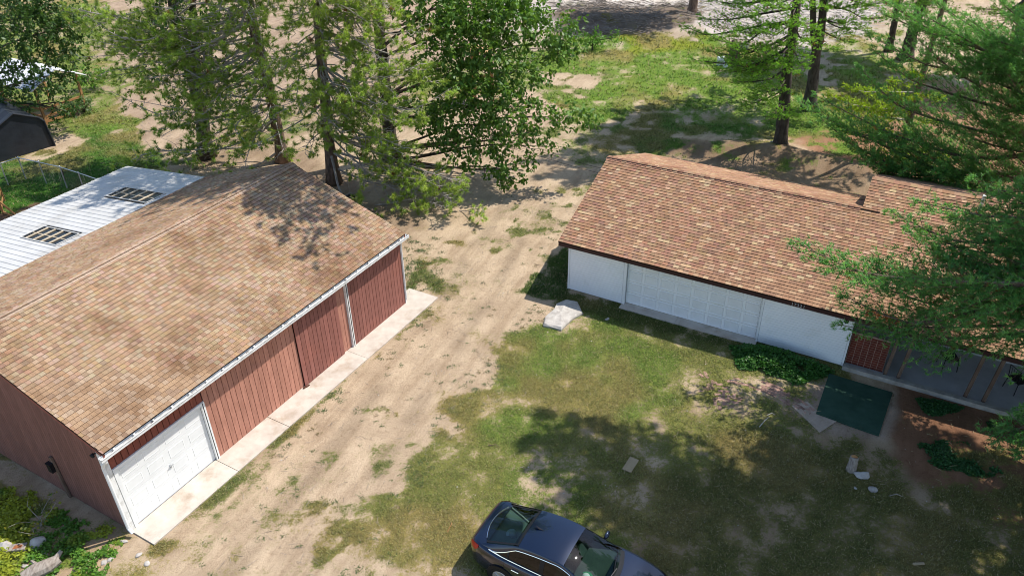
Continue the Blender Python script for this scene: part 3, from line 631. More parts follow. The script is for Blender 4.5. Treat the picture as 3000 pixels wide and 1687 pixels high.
def plank_rows(p0, p1, z0, z1, joints=()):
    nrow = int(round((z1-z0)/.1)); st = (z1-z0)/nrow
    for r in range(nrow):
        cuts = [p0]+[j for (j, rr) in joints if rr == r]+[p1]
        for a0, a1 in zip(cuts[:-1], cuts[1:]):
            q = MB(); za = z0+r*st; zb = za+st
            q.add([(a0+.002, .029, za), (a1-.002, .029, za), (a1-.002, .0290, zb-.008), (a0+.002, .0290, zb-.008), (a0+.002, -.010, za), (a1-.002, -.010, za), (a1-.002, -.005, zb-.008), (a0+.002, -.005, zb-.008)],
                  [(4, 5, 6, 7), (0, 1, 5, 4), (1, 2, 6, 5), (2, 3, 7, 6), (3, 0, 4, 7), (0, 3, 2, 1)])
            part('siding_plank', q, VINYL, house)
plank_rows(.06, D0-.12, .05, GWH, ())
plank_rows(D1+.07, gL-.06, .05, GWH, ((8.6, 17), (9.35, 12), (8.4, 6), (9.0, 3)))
for x0, x1 in ((-.012, .055), (gL-.055, gL+.01)):
    b = MB(); b.box((x0, -.018, .03), (x1, .05, GWH)); part('corner_trim', b, WHITE, house)
b = MB(); b.box((.0, -.235, 1.995), (PE, .06, 2.03)); part('soffit', b, WHITE, house)
for x0, x1 in ((D0-.11, D0-.005), (D1+.005, D1+.065)):
    b = MB(); b.box((x0, -.018, .03), (x1, .20, 1.995)); part('door_jamb', b, WHITE, house)
b = MB(); b.box((D0-.004, .13, .05), (D1+.004, .165, 1.99)); gd = part('garage_door', b, VINYL, house)
for j in range(4):
    for i in range(8):
        q = MB(); cw = (D1-D0)/8; x0 = D0+i*cw+.045; x1 = D0+(i+1)*cw-.045; hh = 1.94/4; z0 = .05+j*hh+.05; z1 = .05+(j+1)*hh-.05; y = .1295; e = .035
        q.add([(x0, y, z0), (x1, y, z0), (x1, y, z1), (x0, y, z1), (x0+e*.4, y-.02, z0+e*.4), (x1-e*.4, y-.02, z0+e*.4), (x1-e*.4, y-.02, z1-e*.4), (x0+e*.4, y-.02, z1-e*.4),
               (x0+e, y-.004, z0+e), (x1-e, y-.004, z0+e), (x1-e, y-.004, z1-e), (x0+e, y-.004, z1-e)],
              [(0, 1, 5, 4), (1, 2, 6, 5), (2, 3, 7, 6), (3, 0, 4, 7), (4, 5, 9, 8), (5, 6, 10, 9), (6, 7, 11, 10), (7, 4, 8, 11), (8, 9, 10, 11)])
        part('door_panel', q, WHITE, gd)
for j in range(1, 4):
    q = MB(); q.box((D0, .1265, .05+j*1.94/4-.004), (D1, .1292, .05+j*1.94/4+.004)); part('door_joint', q, GALV, gd)
b = MB(); b.box((D0-.1, -.30, -.1), (4.4, .125, .045)); b.box((4.41, -.30, -.1), (D1+.06, .125, .045)); part('door_sill', b, CONC, house)
# roof
q0 = Vector((0, 1, slope)).normalized(); q1 = Vector((0, -1, slope)).normalized()
SLF = math.hypot(gW/2+gOE, gHR-gHE); SLH = math.hypot(QR+gOE, zR2-gHE)
b = MB(); t = .06
def slabq(pts):
    b.add(pts+[(x, y, z-t) for x, y, z in pts], [tuple(range(4)), (7, 6, 5, 4)]+[(i, i+4, (i+1) % 4+4, (i+1) % 4) for i in range(4)], 0, (.2, .1, .08))
slabq([(-gOR, -gOE, gHE), (PJ, -gOE, gHE), (PJ, gW/2, gHR), (-gOR, gW/2, gHR)])
slabq([(-gOR, gW/2, gHR), (PJ+.6, gW/2, gHR), (PJ+.6, gW+gOE, gHE), (-gOR, gW+gOE, gHE)])
slabq([(PJ, -gOE, gHE), (PE, -gOE, gHE), (PE, QR, zR2), (PJ, QR, zR2)])
roof2 = part('roof', b, SHE, house)
b = MB(); slabq([(PJ, QR+.002, zR2), (PE, QR+.002, zR2), (PE, 2*QR+gOE, gHE), (PJ, 2*QR+gOE, gHE)]); part('back_slope', b, mat('back_slope_shingle', (.36, .21, .135), (.28, .155, .10), rough=.95, scale=9, bump=.3), house)
b = MB(); b.add([(PJ+.05, gW/2-.4, gHR-.35), (PJ+.05, 2*QR, gHE+.2), (PJ+.05, QR, zR2-.05)], [(0, 2, 1)], 0, (.33, .2, .14)); part('gable_wall', b, SHB1, house)
T2 = [((.385,.22,.135),8),((.34,.192,.12),6),((.42,.25,.155),5),((.53,.36,.22),2.),((.45,.285,.175),2),((.305,.175,.115),2)]
shingles(house, roof2, HM, [((-gOR, -gOE-.03, gHE-.01+.004), (1, 0, 0), q0, PJ+gOR, SLF+.01, lambda x, y: True),
                            ((PJ, -gOE-.03, gHE-.01+.004), (1, 0, 0), q0, PE-PJ, SLH+.01, lambda x, y: True),
                            ((PJ+.6, gW+gOE+.03, gHE-.01+.004), (-1, 0, 0), q1, PJ+gOR+.6, SLF+.01, lambda x, y: True)],
         .143, (.16, .18, .20, .23), T2, [SH2, SHE], 300, 5)
n = 46; st = (PJ-.05+gOR)/n
for i in range(n):
    b = MB(); k = rnd.uniform(.85, 1.15); c = tuple(c_*k for c_ in ((.33, .18, .125) if rnd.random() > .25 else (.47, .31, .2))); x1 = -gOR+i*st; x0 = x1+st; z0 = .045; z1 = .014; h = .15; Y = gW/2; Z = gHR; dz = h*slope; x1 -= .03
    b.add([(x0, Y-h, Z-dz+z0), (x0, Y, Z+z0+.014), (x0, Y+h, Z-dz+z0), (x1, Y+h, Z-dz+z1), (x1, Y, Z+z1+.014), (x1, Y-h, Z-dz+z1), (x0, Y-h, Z-dz-.01), (x0, Y, Z-.01), (x0, Y+h, Z-dz-.01), (x1, Y+h, Z-dz-.02), (x1, Y, Z-.02), (x1, Y-h, Z-dz-.02)],
          [(1, 4, 5, 0), (2, 3, 4, 1), (0, 6, 7, 1), (1, 7, 8, 2), (0, 5, 11, 6), (2, 8, 9, 3), (5, 4, 10, 11), (4, 3, 9, 10)], 0, c)
    part('ridge_cap', b, [SH2, SHE], house)
b = MB(); b.box((-gOR+.01, -gOE, 1.985), (PE, -gOE+.025, gHE-.03)); 
for s in (0, 1):
    y0_, y1_ = (-gOE+.0, gW/2) if s == 0 else (gW+gOE, gW/2)
    b.add([(-gOR+.008, y0_, gHE-.062), (-gOR+.035, y0_, gHE-.062), (-gOR+.035, y1_, gHR-.062), (-gOR+.008, y1_, gHR-.062), (-gOR+.008, y0_, gHE-.22), (-gOR+.035, y0_, gHE-.22), (-gOR+.035, y1_, gHR-.22), (-gOR+.008, y1_, gHR-.22)],
          [(0, 1, 2, 3), (4, 7, 6, 5), (0, 4, 5, 1), (2, 6, 7, 3), (0, 3, 7, 4), (1, 5, 6, 2)])
fas = part('fascia', b, FASC, house)
cu = bpy.data.curves.new('house_number', 'FONT'); cu.body = '17321'; cu.size = .15; cu.extrude = .004; cu.align_x = 'CENTER'; cu.space_character = 1.25
tmp = bpy.data.objects.new('tmp', cu); COL.objects.link(tmp); dg = bpy.context.evaluated_depsgraph_get(); me = bpy.data.meshes.new_from_object(tmp.evaluated_get(dg)); bpy.data.objects.remove(tmp)
me.materials.clear(); me.materials.append(mat('number_white', (.55, .55, .52), rough=.6)); nm = bpy.data.objects.new('house_number', me); link(nm, house); nm.location = (8.40, -gOE-.008, 2.02); nm.rotation_euler = (PI/2, 0, 0)
b = MB(); M0 = Matrix.Translation((9.93, -.12, 1.86)) @ Matrix.Rotation(.45, 4, 'X'); b.lathe([(.05, .14), (.055, .10), (.05, .02), (.075, .0), (.07, -.05), (.03, -.055)], 12, M0); b.tube([(9.93, -.10, 2.0), (9.93, .0, 1.99)], .02, 6); part('flood_lamp', b, BLACK, house)
b = MB(); b.tube([(12.89, 5.08, 4.0), (12.89, 5.08, 4.72)], .055, 10); b.tube([(12.89, 5.08, 4.02), (12.89, 5.08, 4.10)], .10, 10, 1); part('vent_pipe', b, [WHITE, RUST], house)
# porch
b = MB(); b.box((gL+.02, -.02, -.1), (PE, 2.6, .09)); pf = part('porch_floor', b, CONCD, house)
b = MB(); b.box((gL+.0, -.20, -.1), (PE, -.022, .155)); part('porch_kerb', b, mat('mossy_kerb', (.42, .39, .35), (.27, .25, .22), rough=.95, scale=4, bump=.3), house)
b = MB(); b.box((gL+.03, .155, .091), (gL+1.20, .24, 1.35)); bw_ = part('brick_panel', b, MORTAR, house)
bm_ = MB(); bm_.box((0, 0, 0), (.178, .02, .080)); bmm = bm_.mesh('brick', BRICKD)
for r in range(13):
    for k in range(6):
        o = bpy.data.objects.new('brick', bmm); link(o, bw_); o.location = (gL+.045+k*.193, .151, .10+r*.093)
b = MB()
for p_, tilt in ((11.46, .0), (11.86, .03), (13.83, .0), (14.34, .0), (17.2, 0)):
    q = MB(); q.beam((p_, .10, .092), (p_+.10+tilt, .02, 2.0), .10, .10, up=(1, 0, 0)); part('porch_post', q, WOODD, house)
q = MB(); q.box((10.6, -.16, 2.235), (11.4, .08, 2.245)); 
# rusty needles lying on the roof edge
R = np.random.RandomState(4); m = 900; p_ = R.uniform(10.4, 11.4, m); q_ = R.uniform(-.22, .12, m); z_ = gHE+(q_+gOE)*slope+.022; th = R.uniform(0, PI, m)
Vn = np.stack([np.stack([p_-.05*np.cos(th), q_-.05*np.sin(th), z_], -1), np.stack([p_+.05*np.cos(th), q_+.05*np.sin(th), z_+.01], -1), np.stack([p_-.006*np.sin(th), q_+.006*np.cos(th), z_+.02], -1)], 1).reshape(-1, 3)
npart('fallen_needles', np_mesh('fallen_needles', Vn, np.arange(3*m).reshape(-1, 3), RUST), house, 'stuff')

def chair(label, p, q, rz):
    P = HM @ Vector((p, q, .09)); t = thing('metal_chair', label, 'chair', P, GYAW+rz, 'black metal chairs on the porch')
    b = MB(); b.box((-.23, -.23, .42), (.23, .23, .45)); part('seat', b, BLACK, t)
    for sx in (-1, 1):
        for sy in (-1, 1):
            b = MB(); b.tube([(sx*.21, sy*.21, .42), (sx*.24, sy*.25, .0)], .014, 6); part('leg', b, BLACK, t)
    b = MB(); b.tube([(-.21, .22, .45), (-.22, .30, .92), (.22, .30, .92), (.21, .22, .45)], .014, 6)
    for k in range(4): b.tube([(-.13+k*.087, .225, .45), (-.13+k*.087, .295, .9)], .008, 5)
    part('backrest', b, BLACK, t)
    return t
chair('black metal chair on the porch nearer the garage corner', 13.2, 1.45, .4)
chair('black metal chair at the right end of the porch', 15.2, 1.2, 2.3)

# ================================================================== THINGS ON THE LAWN
def blob(seed, r, sq=(1, 1, .6), n=12, m=8, rough=.25, flat=0):
    R = np.random.RandomState(seed); P = np.zeros((m+1, n+1, 3))
    ph = R.uniform(0, 9, 8)
    for i in range(m+1):
        for j in range(n+1):
            t = PI*i/m; a = 2*PI*(j % n)/n; d = np.array([math.sin(t)*math.cos(a), math.sin(t)*math.sin(a), math.cos(t)])
            k = 1+rough*(math.sin(3*d[0]+ph[0])+math.sin(4*d[1]+ph[1])+math.sin(3.3*d[2]+ph[2]+2*d[0]))*.5+rough*.5*(math.sin(7*d[0]+ph[3])*math.sin(6*d[1]+ph[4]))
            P[i, j] = d*k*r*np.array(sq)
    b = MB(); b.grid(P, flip=True); return b
def stone(label, px, r, sq, m=ROCK, seed=1, group=None, rz=0, name='stone', flat=False):
    g = gz(*px); return single(name, blob(seed, r, sq), m, label, 'stone', group, smooth=not flat, loc=(g[0], g[1], r*sq[2]*.35), rz=rz)
# the big flat slab of rock
c = spoly([(1452, 763), (1466, 792), (1440, 806), (1412, 833), (1385, 826), (1366, 823), (1372, 800), (1392, 786), (1400, 768), (1425, 760)]); ctr = c.mean(0); b = MB(); n = len(c)
cc = [(*(p-ctr), 0) for p in c]; top_ = [(p[0]*.93, p[1]*.93, .13+.04*math.sin(3*i)) for i, p in enumerate(cc)]; mid = [(p[0]*1.0, p[1]*1.0, .08) for p in cc]
b.add(cc+mid+top_+[(0, 0, .17)], [(i, (i+1) % n, n+(i+1) % n, n+i) for i in range(n)]+[(n+i, n+(i+1) % n, 2*n+(i+1) % n, 2*n+i) for i in range(n)]+[(2*n+i, 2*n+(i+1) % n, 3*n) for i in range(n)])
single('rock_slab', b, ROCK, 'large flat pale rock slab lying between the dirt drive and the garage door', 'rock', loc=(ctr[0], ctr[1], 0))
single('chipped_stone', blob(3, .09, (1, .5, .5)), ROCK, 'small white chip of stone in the grass right of the flat rock slab', 'stone', loc=(*gz(1528, 804)[:2], .03), rz=.6)
# ground mat
mp_ = spoly([(2085, 942), (2245, 990), (2210, 1098), (2052, 1042)]); P = np.zeros((15, 15, 3))
for i in range(15):
    for j in range(15):
        s, t = i/14, j/14; p = (mp_[0]*(1-s)+mp_[1]*s)*(1-t)+(mp_[3]*(1-s)+mp_[2]*s)*t
        P[i, j] = (*p, .055+.012*math.sin(7*s+3*t)*math.sin(5*t))
b = MB(); b.grid(P, flip=True); P2 = P.copy(); P2[..., 2] -= .05; E_ = [P[0], P[-1], P[:, 0], P[:, -1]]; E2 = [P2[0], P2[-1], P2[:, 0], P2[:, -1]]
for e1, e2 in zip(E_, E2): b.grid(np.stack([e1, e2]))
single('turf_mat', b, GREEN, 'dark green turf mat laid on the ground in front of the porch', 'mat')
pd = spoly([(2030, 1010), (2058, 1036), (2110, 1056), (2062, 1088), (1992, 1022)]); b = MB(); n = len(pd); b.add([(*p, -.05) for p in pd]+[(*p, .022) for p in pd], [tuple(range(n, 2*n))[::-1]]+[(i, (i+1) % n, n+(i+1) % n, n+i) for i in range(n)]); structure('path_slab', b, mat('sandy_concrete', (.44, .34, .27), (.33, .25, .19), rough=.95, scale=3, bump=.3))
# half buried bricks
bp_ = bpy.data.objects.new('brick_path', None); link(bp_); bp_['kind'] = 'structure'
bms = []
for k in range(5):
    q = MB(); q.box((-.10, -.05, -.04), (.10, .05, .018), 0, tuple(np.array((1, .95, .92))*(.75+.12*k))); bms.append(q.mesh('brick', BRICK))
def pave(p0, p1, nrow, ncol, keep, ang0, ang1, seed):
    R = random.Random(seed); p0 = gz(*p0)[:2]; p1 = gz(*p1)[:2]; d = p1-p0; L = np.hypot(*d); d /= L; nn = np.array([-d[1], d[0]])
    for r in range(nrow):
        for c_ in range(ncol):
            if R.random() > keep: continue
            s = (c_+.5*(r % 2)+.5)/ncol; pos = p0+d*L*s+nn*(r-nrow/2)*.115+np.array([0, -.25*(2*s-1)**2]); a = math.atan2(d[1], d[0])+ang0+(ang1-ang0)*s
            o = bpy.data.objects.new('brick', R.choice(bms)); link(o, bp_); o.location = (*pos, float(hz(*pos))-.008+R.uniform(-.012, .006)); o.rotation_euler = (R.uniform(-.06, .06), R.uniform(-.06, .06), a+R.uniform(-.08, .08))
pave((1905, 955), (2035, 1028), 5, 11, .75, .25, -.2, 1); pave((1820, 950), (1910, 965), 3, 7, .65, .1, .1, 2); pave((1770, 960), (1845, 1000), 6, 5, .6, .9, .6, 3); pave((1790, 1010), (1850, 985), 4, 5, .6, .8, .8, 4); pave((1755, 935), (1800, 960), 4, 3, .6, -.5, -.4, 5)
# log stump, stones
g = gz(2140, 1182); b = MB(); b.tube([(0, 0, -.02), (.02, .03, .2), (.05, .1, .42)], [.15, .13, .12], 9); t = single('tree_stump', b, WOODG, 'short split log stump with an orange broken top on the shaded lawn', 'stump', loc=(*g[:2], 0))
q = MB(); q.tube([(.05, .1, .42), (.055, .115, .45), (.06, .13, .47)], [.10, .08, .03], 8); part('broken_top', q, WOOD, t)
g2 = 'pale stones by the stump on the shaded lawn'
stone('pale angular stone beside the split log stump, largest of the lawn stones', (2170, 1197), .18, (1.1, .8, .55), seed=3, group=g2); stone('rounded grey stone below the angular stone near the log stump', (2196, 1232), .15, (1, .75, .5), ROCKD, 5, g2)
stone('small pebble stone left of the rounded grey stone on the shaded lawn', (2152, 1228), .06, (1, .8, .5), seed=6, group=g2)
b = MB(); b.box((-.14, -.28, 0), (.14, .28, .03)); single('board_offcut', b, mat('pale_offcut', (.36, .28, .17), (.29, .22, .13), rough=.9), 'short tan board lying flat on the shaded lawn', 'board', loc=(*gz(1586, 1171)[:2], .03), rz=-.55)
b = MB(); b.box((-.14, -.03, 0), (.14, .03, .03)); single('wood_scrap', b, mat('wood_scrap', (.42, .32, .2), rough=.9), 'little wooden scrap on the lawn near the bottom right', 'board', loc=(*gz(2310, 1420)[:2], .03), rz=.05)
# lower left corner stones and log
gl_ = 'white stones in the weeds beside the barn'
stone('largest white stone in the weeds left of the barn corner', (96, 1372), .21, (1.2, .7, .75), ROCK, 11, gl_, .5); stone('pale grey stone at the very edge left of the cut wood block', (16, 1378), .2, (1.1, .8, .7), ROCK, 12, gl_)
stone('small white stone tucked right under the largest white stone', (113, 1393), .09, (1, .8, .7), ROCK, 13, gl_); stone('small white stone below the cut wood block', (62, 1424), .08, (1, .7, .6), ROCK, 14, gl_)
for k, (px, lab) in enumerate([((398, 1352), 'white stone in the dirt just off the concrete apron corner'), ((348, 1397), 'oval white stone in the dirt below the apron corner'), ((370, 1417), 'squarish white stone furthest down the dirt below the apron'), ((312, 1362), 'dull stone under the apron corner among dry weeds'), ((276, 1408), 'pale stone, right one of a close pair among weeds'), ((262, 1415), 'pale stone, left one of a close pair among weeds')]):
    stone(lab, px, .09, (1.1, .7, .4), ROCK, 20+k, 'small stones below the apron corner', k)
b = MB(); b.box((-.2, -.11, 0), (.2, .11, .17)); b.add([(-.12, -.06, .172), (.1, -.05, .172), (.12, .05, .172), (-.08, .06, .172)], [(0, 1, 2, 3)], 1); single('wood_block', b, [WOODG, RUST], 'cut block of weathered wood with a rusty top among white stones', 'wood block', loc=(*gz(50, 1385)[:2], 0), rz=.15)
g = gz(115, 1442); b = MB(); b.tube([(-.45, -.1, .13), (-.2, 0, .16), (.1, .08, .17), (.35, .2, .2)], [.17, .2, .19, .12], 10); b.tube([(.2, .1, .2), (.42, .32, .34)], [.1, .05], 7); b.tube([(-.1, .1, .2), (-.3, .3, .26)], [.07, .03], 6)
single('rotten_log', b, WOODG, 'bleached rotten log lying at the bottom edge left of the barn', 'log', loc=(*g[:2], 0), rz=.3)

# ================================================================== THE CAR
car = thing('parked_car', 'dark navy blue saloon car parked on the lawn at the bottom edge', 'car', (-.82, 13.57, 0), math.radians(-29.5))
xsW = [0, .12, .35, .8, 1.4, 2.2, 3.2, 4.0, 4.45, 4.75, 4.9]; hw_ = [.62, .74, .84, .895, .91, .915, .91, .895, .84, .72, .5]
xsD = [0, .08, .2, .45, 1.0, 2., 3.0, 3.42, 3.9, 4.35, 4.7, 4.9]; zd_ = [.86, .98, 1.03, 1.04, .99, .97, .97, 1.0, .955, .88, .76, .58]
def ringpt(x, t):      # t 0 (sill) .. 1 (centre line)
    W0 = catmull(xsW, hw_, x)[0, 0]; Z0 = catmull(xsD, zd_, x)[0, 0]
    zs = min(.24+.18*max(0, (x-4.5))/.4, .3)
    end = max(0, 1-x/.25)*.0
    ts = [0, .12, .28, .46, .58, .66, .78, 1.]
    yy = [.93, .985, 1., .985, .945, .87, .6, 0]; zz = [zs, zs+.1, zs+(Z0-zs)*.48, zs+(Z0-zs)*.82, zs+(Z0-zs)*.94, Z0-.012, Z0+.012, Z0+.03]
    p = catmull(ts, np.c_[np.array(yy)*W0, zz], t)[0]
    return np.array([x, p[0], p[1]])
stX = [0, .04, .1, .18, .3, .5, .7, .9, 1.2, 1.6, 2, 2.4, 2.8, 3.1, 3.42, 3.6, 3.8, 4.0, 4.2, 4.4, 4.55, 4.7, 4.8, 4.86, 4.9]
tt_ = list(np.linspace(0, .66, 14))+[.72, .78, .85, .92, 1.]
b = MB(); P = np.array([[ringpt(x, t) for t in tt_] for x in stX])
side = P[:, :14]
for s in (1, -1):
    Q = side.copy(); Q[..., 1] *= -s; b.grid(Q, flip=s < 0)
    for i0, i1 in ((0, 6), (14, len(stX))):
        Q = P[i0:i1, 13:].copy(); Q[..., 1] *= -s; b.grid(Q, flip=s < 0)
for i, fl in ((0, 0), (len(stX)-1, 1)):
    loop = [tuple(p) for p in P[i]]+[(p[0], -p[1], p[2]) for p in P[i][::-1][1:]]
    b.add(loop, [tuple(range(len(loop)))[::-1] if fl else tuple(range(len(loop)))])
body = part('body', b, PAINT, car, smooth=True)
xsT = [.42, .9, 1.36, 1.8, 2.2, 2.55, 3.0, 3.46]; T_ = [(.70, 1.045), (.665, 1.215), (.625, 1.375), (.625, 1.44), (.625, 1.445), (.62, 1.405), (.68, 1.225), (.76, 1.005)]
def topR(x): p = catmull(xsT, T_, x)[0]; return np.array([x, p[0], p[1]])
def beltR(x):
    p = ringpt(x, .64); return np.array([x, p[1]-.02, p[2]+.0])
def midR(x):
    f = np.interp(x, [.5, .72, .95, 1.3, 2.4, 2.75, 3.1, 3.3], [1, .97, .62, .24, .16, .2, .55, 1.]); return topR(x)*(1-f)+beltR(x)*f+np.array([0, .012*math.sin(PI*f), 0])
xc = np.linspace(.42, 3.46, 46)
def cross(x0, x1, nx, bul, curve):
    P = []
    for x in np.linspace(x0, x1, nx):
        a = topR(x); row = []
        for k in np.linspace(-1, 1, 13): row.append((x+curve*(1-k*k), k*a[1], a[2]+bul*(1-k*k)))
        P.append(row)
    return np.array(P)
b = MB(); b.grid(cross(1.36, 2.55, 14, .055, 0.0), flip=True)
P = cross(1.36, 2.55, 2, .055, 0)
roofp = part('roof', b, PAINT, body, smooth=True)
b = MB(); bul = lambda t: .055
rows = []
for i, x in enumerate(np.linspace(2.555, 3.44, 12)):
    a = topR(x); rows.append([(x+.16*(1-k*k)*(i/11), k*(a[1]-.02), a[2]+.055*(1-k*k)*(1-.55*i/11)) for k in np.linspace(-1, 1, 13)])
b.grid(rows, flip=True); part('windscreen', b, GLASS, car, smooth=True)
rows = []
for i, x in enumerate(np.linspace(.50, 1.355, 12)):
    a = topR(x); j = 1-i/11; rows.append([(x-.20*(1-k*k)*j, k*(a[1]-.03), a[2]+.055*(1-k*k)*(1-.7*j)) for k in np.linspace(-1, 1, 13)])
b = MB(); b.grid(rows, flip=True); rg = part('rear_window', b, GLASS, car, smooth=True)
b = MB(); rr = np.array(rows); b.tube([p+np.array([0, 0, .006]) for p in rr[0][1:-1]], .011, 5); part('window_trim', b, CHROME, rg)
b = MB(); 
q = rr[-1]; b.grid(np.stack([rr[-2]*.7+rr[-1]*.3+[0, 0, .005], rr[-1]+[0, 0, .005]]), flip=True)
b.grid(np.stack([rr[:, 0]+[0, 0, .004], rr[:, 0]*.55+rr[:, 1]*.45+[0, 0, .004]]), flip=True); b.grid(np.stack([rr[:, -2]*.45+rr[:, -1]*.55+[0, 0, .004], rr[:, -1]+[0, 0, .004]]), flip=True); part('window_border', b, BLACK, rg, smooth=True)
for s in (1, -1):
    b = MB(); b.grid(np.array([[topR(x)*[1, s, 1], (topR(x)*.5+midR(x)*.5+np.array([0, .018, .006]))*[1, s, 1], midR(x)*[1, s, 1]] for x in xc]), flip=s > 0); part('roof_side', b, PAINT, body, smooth=True)
    xg = np.linspace(.62, 3.2, 34); b = MB(); b.grid(np.array([[midR(x)*[1, s, 1]+[0, -.006*s, 0], (midR(x)*.5+beltR(x)*.5+[0, .014, 0])*[1, s, 1], beltR(x)*[1, s, 1]] for x in xg]), flip=s > 0); sg = part('side_window', b, GLASSD, car, smooth=True)
    b = MB(); b.tube([midR(x)*[1, s, 1]+[0, .006*s, .0] for x in xg], .013, 6); b.tube([beltR(x)*[1, s, 1]+[0, .012*s, .008] for x in xg], .015, 6); b.tube([(midR(x)*(1-f)+beltR(x)*f)*[1, s, 1] for x in (.62,) for f in (0, .5, 1)], .014, 6); part('window_trim', b, CHROME, sg)
    b = MB()
    for x0, x1 in ((1.98, 2.10), (1.13, 1.17)): b.grid(np.array([[midR(x)*[1, s, 1]+[0, .004*s, 0], (midR(x)*.5+beltR(x)*.5+[0, .018, 0])*[1, s, 1]+[0, .004*s, 0], beltR(x)*[1, s, 1]+[0, .004*s, 0]] for x in (x0, x1)]), flip=s > 0)
    part('pillar', b, BLACK, sg)
    for x0, x1 in ((1.10, 2.02), (2.04, 3.12)):
        Q = np.array([[ringpt(x, t)*[1, s, 1]+[0, .006*s, 0] for t in np.linspace(.1, .6, 9)] for x in np.linspace(x0, x1, 9)]); b = MB(); b.grid(Q, flip=s < 0); dr = part('door', b, PAINT, car, smooth=True)
        b = MB(); xa = x0+.22 if x0 < 2 else x0+.12; b.tube([ringpt(xx, .45)*[1, s, 1]+[0, .03*s, 0] for xx in (xa, xa+.1, xa+.2)], .014, 6); part('door_handle', b, CHROME, dr)
        for xe in (x0, x1):
            b = MB(); b.tube([ringpt(xe, t)*[1, s, 1]+[0, .003*s, 0] for t in np.linspace(.1, .62, 8)], .006, 4); part('door_seam', b, BLACK, dr)
    Q = np.array([[ringpt(x, t)*[1, s, 1]+[-.004, .007*s, .002] for t in np.linspace(.40, .60, 5)] for x in (.0, .06, .14, .24, .34)]); Q[-1, :2] = Q[-1, 2]; b = MB(); b.grid(Q, flip=s < 0); part('tail_lamp', b, RED, car, smooth=True)
    Q = np.array([[ringpt(x, t)*[1, s, 1]+[.004, .007*s, .004] for t in np.linspace(.42, .60, 4)] for x in (4.45, 4.6, 4.75, 4.86)]); b = MB(); b.grid(Q, flip=s < 0); part('headlamp', b, CHROME, car, smooth=True)
    m_ = beltR(2.98); b = MB(); b.tube([(2.98, s*(m_[1]-.02), m_[2]), (2.97, s*(m_[1]+.10), m_[2]+.04)], .03, 6); mi = part('mirror', b, PAINT, car)
    q = blob(40, 1, (.06, .14, .085), 10, 8, .02); q2 = MB(); q2.v = [(x+2.98, y+s*(m_[1]+.17), z+m_[2]+.07) for x, y, z in q.v]; q2.f = q.f; q2.m = q.m; q2.t = q.t; part('mirror_shell', q2, PAINT, mi, smooth=True)
    for xw in (1.02, 3.86):
        My = Matrix.Translation((xw, s*.845, .335)) @ Matrix.Rotation(-s*PI/2, 4, 'X')
        b = MB(); b.lathe([(.39, .0), (.395, .085), (.33, .088)], 28, My); part('wheel_arch', b, BLACK, car)
        b = MB(); b.lathe([(.21, .06), (.30, .093), (.325, .085), (.335, .06), (.335, -.1)], 28, My); wh = part('wheel', b, RUBBER, car, smooth=False)
        b = MB(); b.lathe([(.205, .094), (.215, .1), (.225, .094), (.222, .07)], 28, My)
        for k in range(5):
            for dk in (-.13, .13):
                a = 2*PI*k/5; b.beam(My @ Vector((.04*math.cos(a), .04*math.sin(a), .095)), My @ Vector((.21*math.cos(a+dk), .21*math.sin(a+dk), .1)), .03, .016)
        b.lathe([(.05, .09), (.05, .105), (.02, .11)], 12, My); part('rim', b, GALV, wh)
b = MB(); Q = []
for x in (3.40, 3.5, 3.56):
    Q.append([(x+.17*(1-k*k)-.02, k*.74, ringpt(min(x, 3.5), 1-.22*abs(k))[2]+.012-.01*abs(k)) for k in np.linspace(-1, 1, 13)])
b.grid(Q, flip=True); part('cowl', b, BLACK, car)
b = MB(); b.tube([(3.60, -.1, 1.055), (3.50, .25, 1.075), (3.42, .6, 1.05)], .012, 5); b.tube([(3.58, .15, 1.06), (3.54, -.2, 1.075), (3.44, -.6, 1.05)], .012, 5); part('wiper', b, BLACK, car)
z = 1.49; b = MB(); b.add([(1.48, -.02, z-.01), (1.72, 0, z-.0), (1.48, .02, z-.01), (1.50, 0, z+.07), (1.6, -.018, z), (1.6, .018, z)], [(0, 4, 3), (4, 1, 3), (1, 5, 3), (5, 2, 3), (2, 0, 3)]); part('antenna_fin', b, PAINT, car)
b = MB(); b.box((.4, -.78, .3), (3.45, .78, .5)); b.box((1.0, -.70, .5), (1.45, .70, .72)); b.box((1.1, -.7, .72), (1.35, .7, 1.0)); b.box((.4, -.80, .5), (3.3, -.775, .78)); b.box((.4, .775, .5), (3.3, .80, .78)); interior = part('interior', b, SEATM, car)
b = MB()
for yy in (-.38, .38):
    b.box((1.95, yy-.26, .5), (2.5, yy+.26, .70)); b.beam((2.0, yy, .66), (1.75, yy, 1.12), .48, .12); b.beam((1.74, yy, 1.14), (1.70, yy, 1.27), .24, .08)
part('front_seats', b, SEATM, interior)
b = MB(); b.add([(2.72, -.74, .93), (2.72, .74, .93), (3.6, .6, .965), (3.6, -.6, .965), (2.72, -.74, .6), (2.72, .74, .6)], [(3, 2, 1, 0), (0, 1, 5, 4)]); b.tube([(2.62, .38, .86), (2.66, .38, .9)], [.19, .19], 16); part('dashboard', b, mat('dark_green_dash', (.036, .055, .05), (.024, .04, .036), rough=.75), interior)
b = MB(); b.add([(.36, -.66, 1.0), (.36, .66, 1.0), (1.08, .62, .985), (1.08, -.62, .985)], [(0, 3, 2, 1)]); part('rear_shelf', b, DASHM, interior)
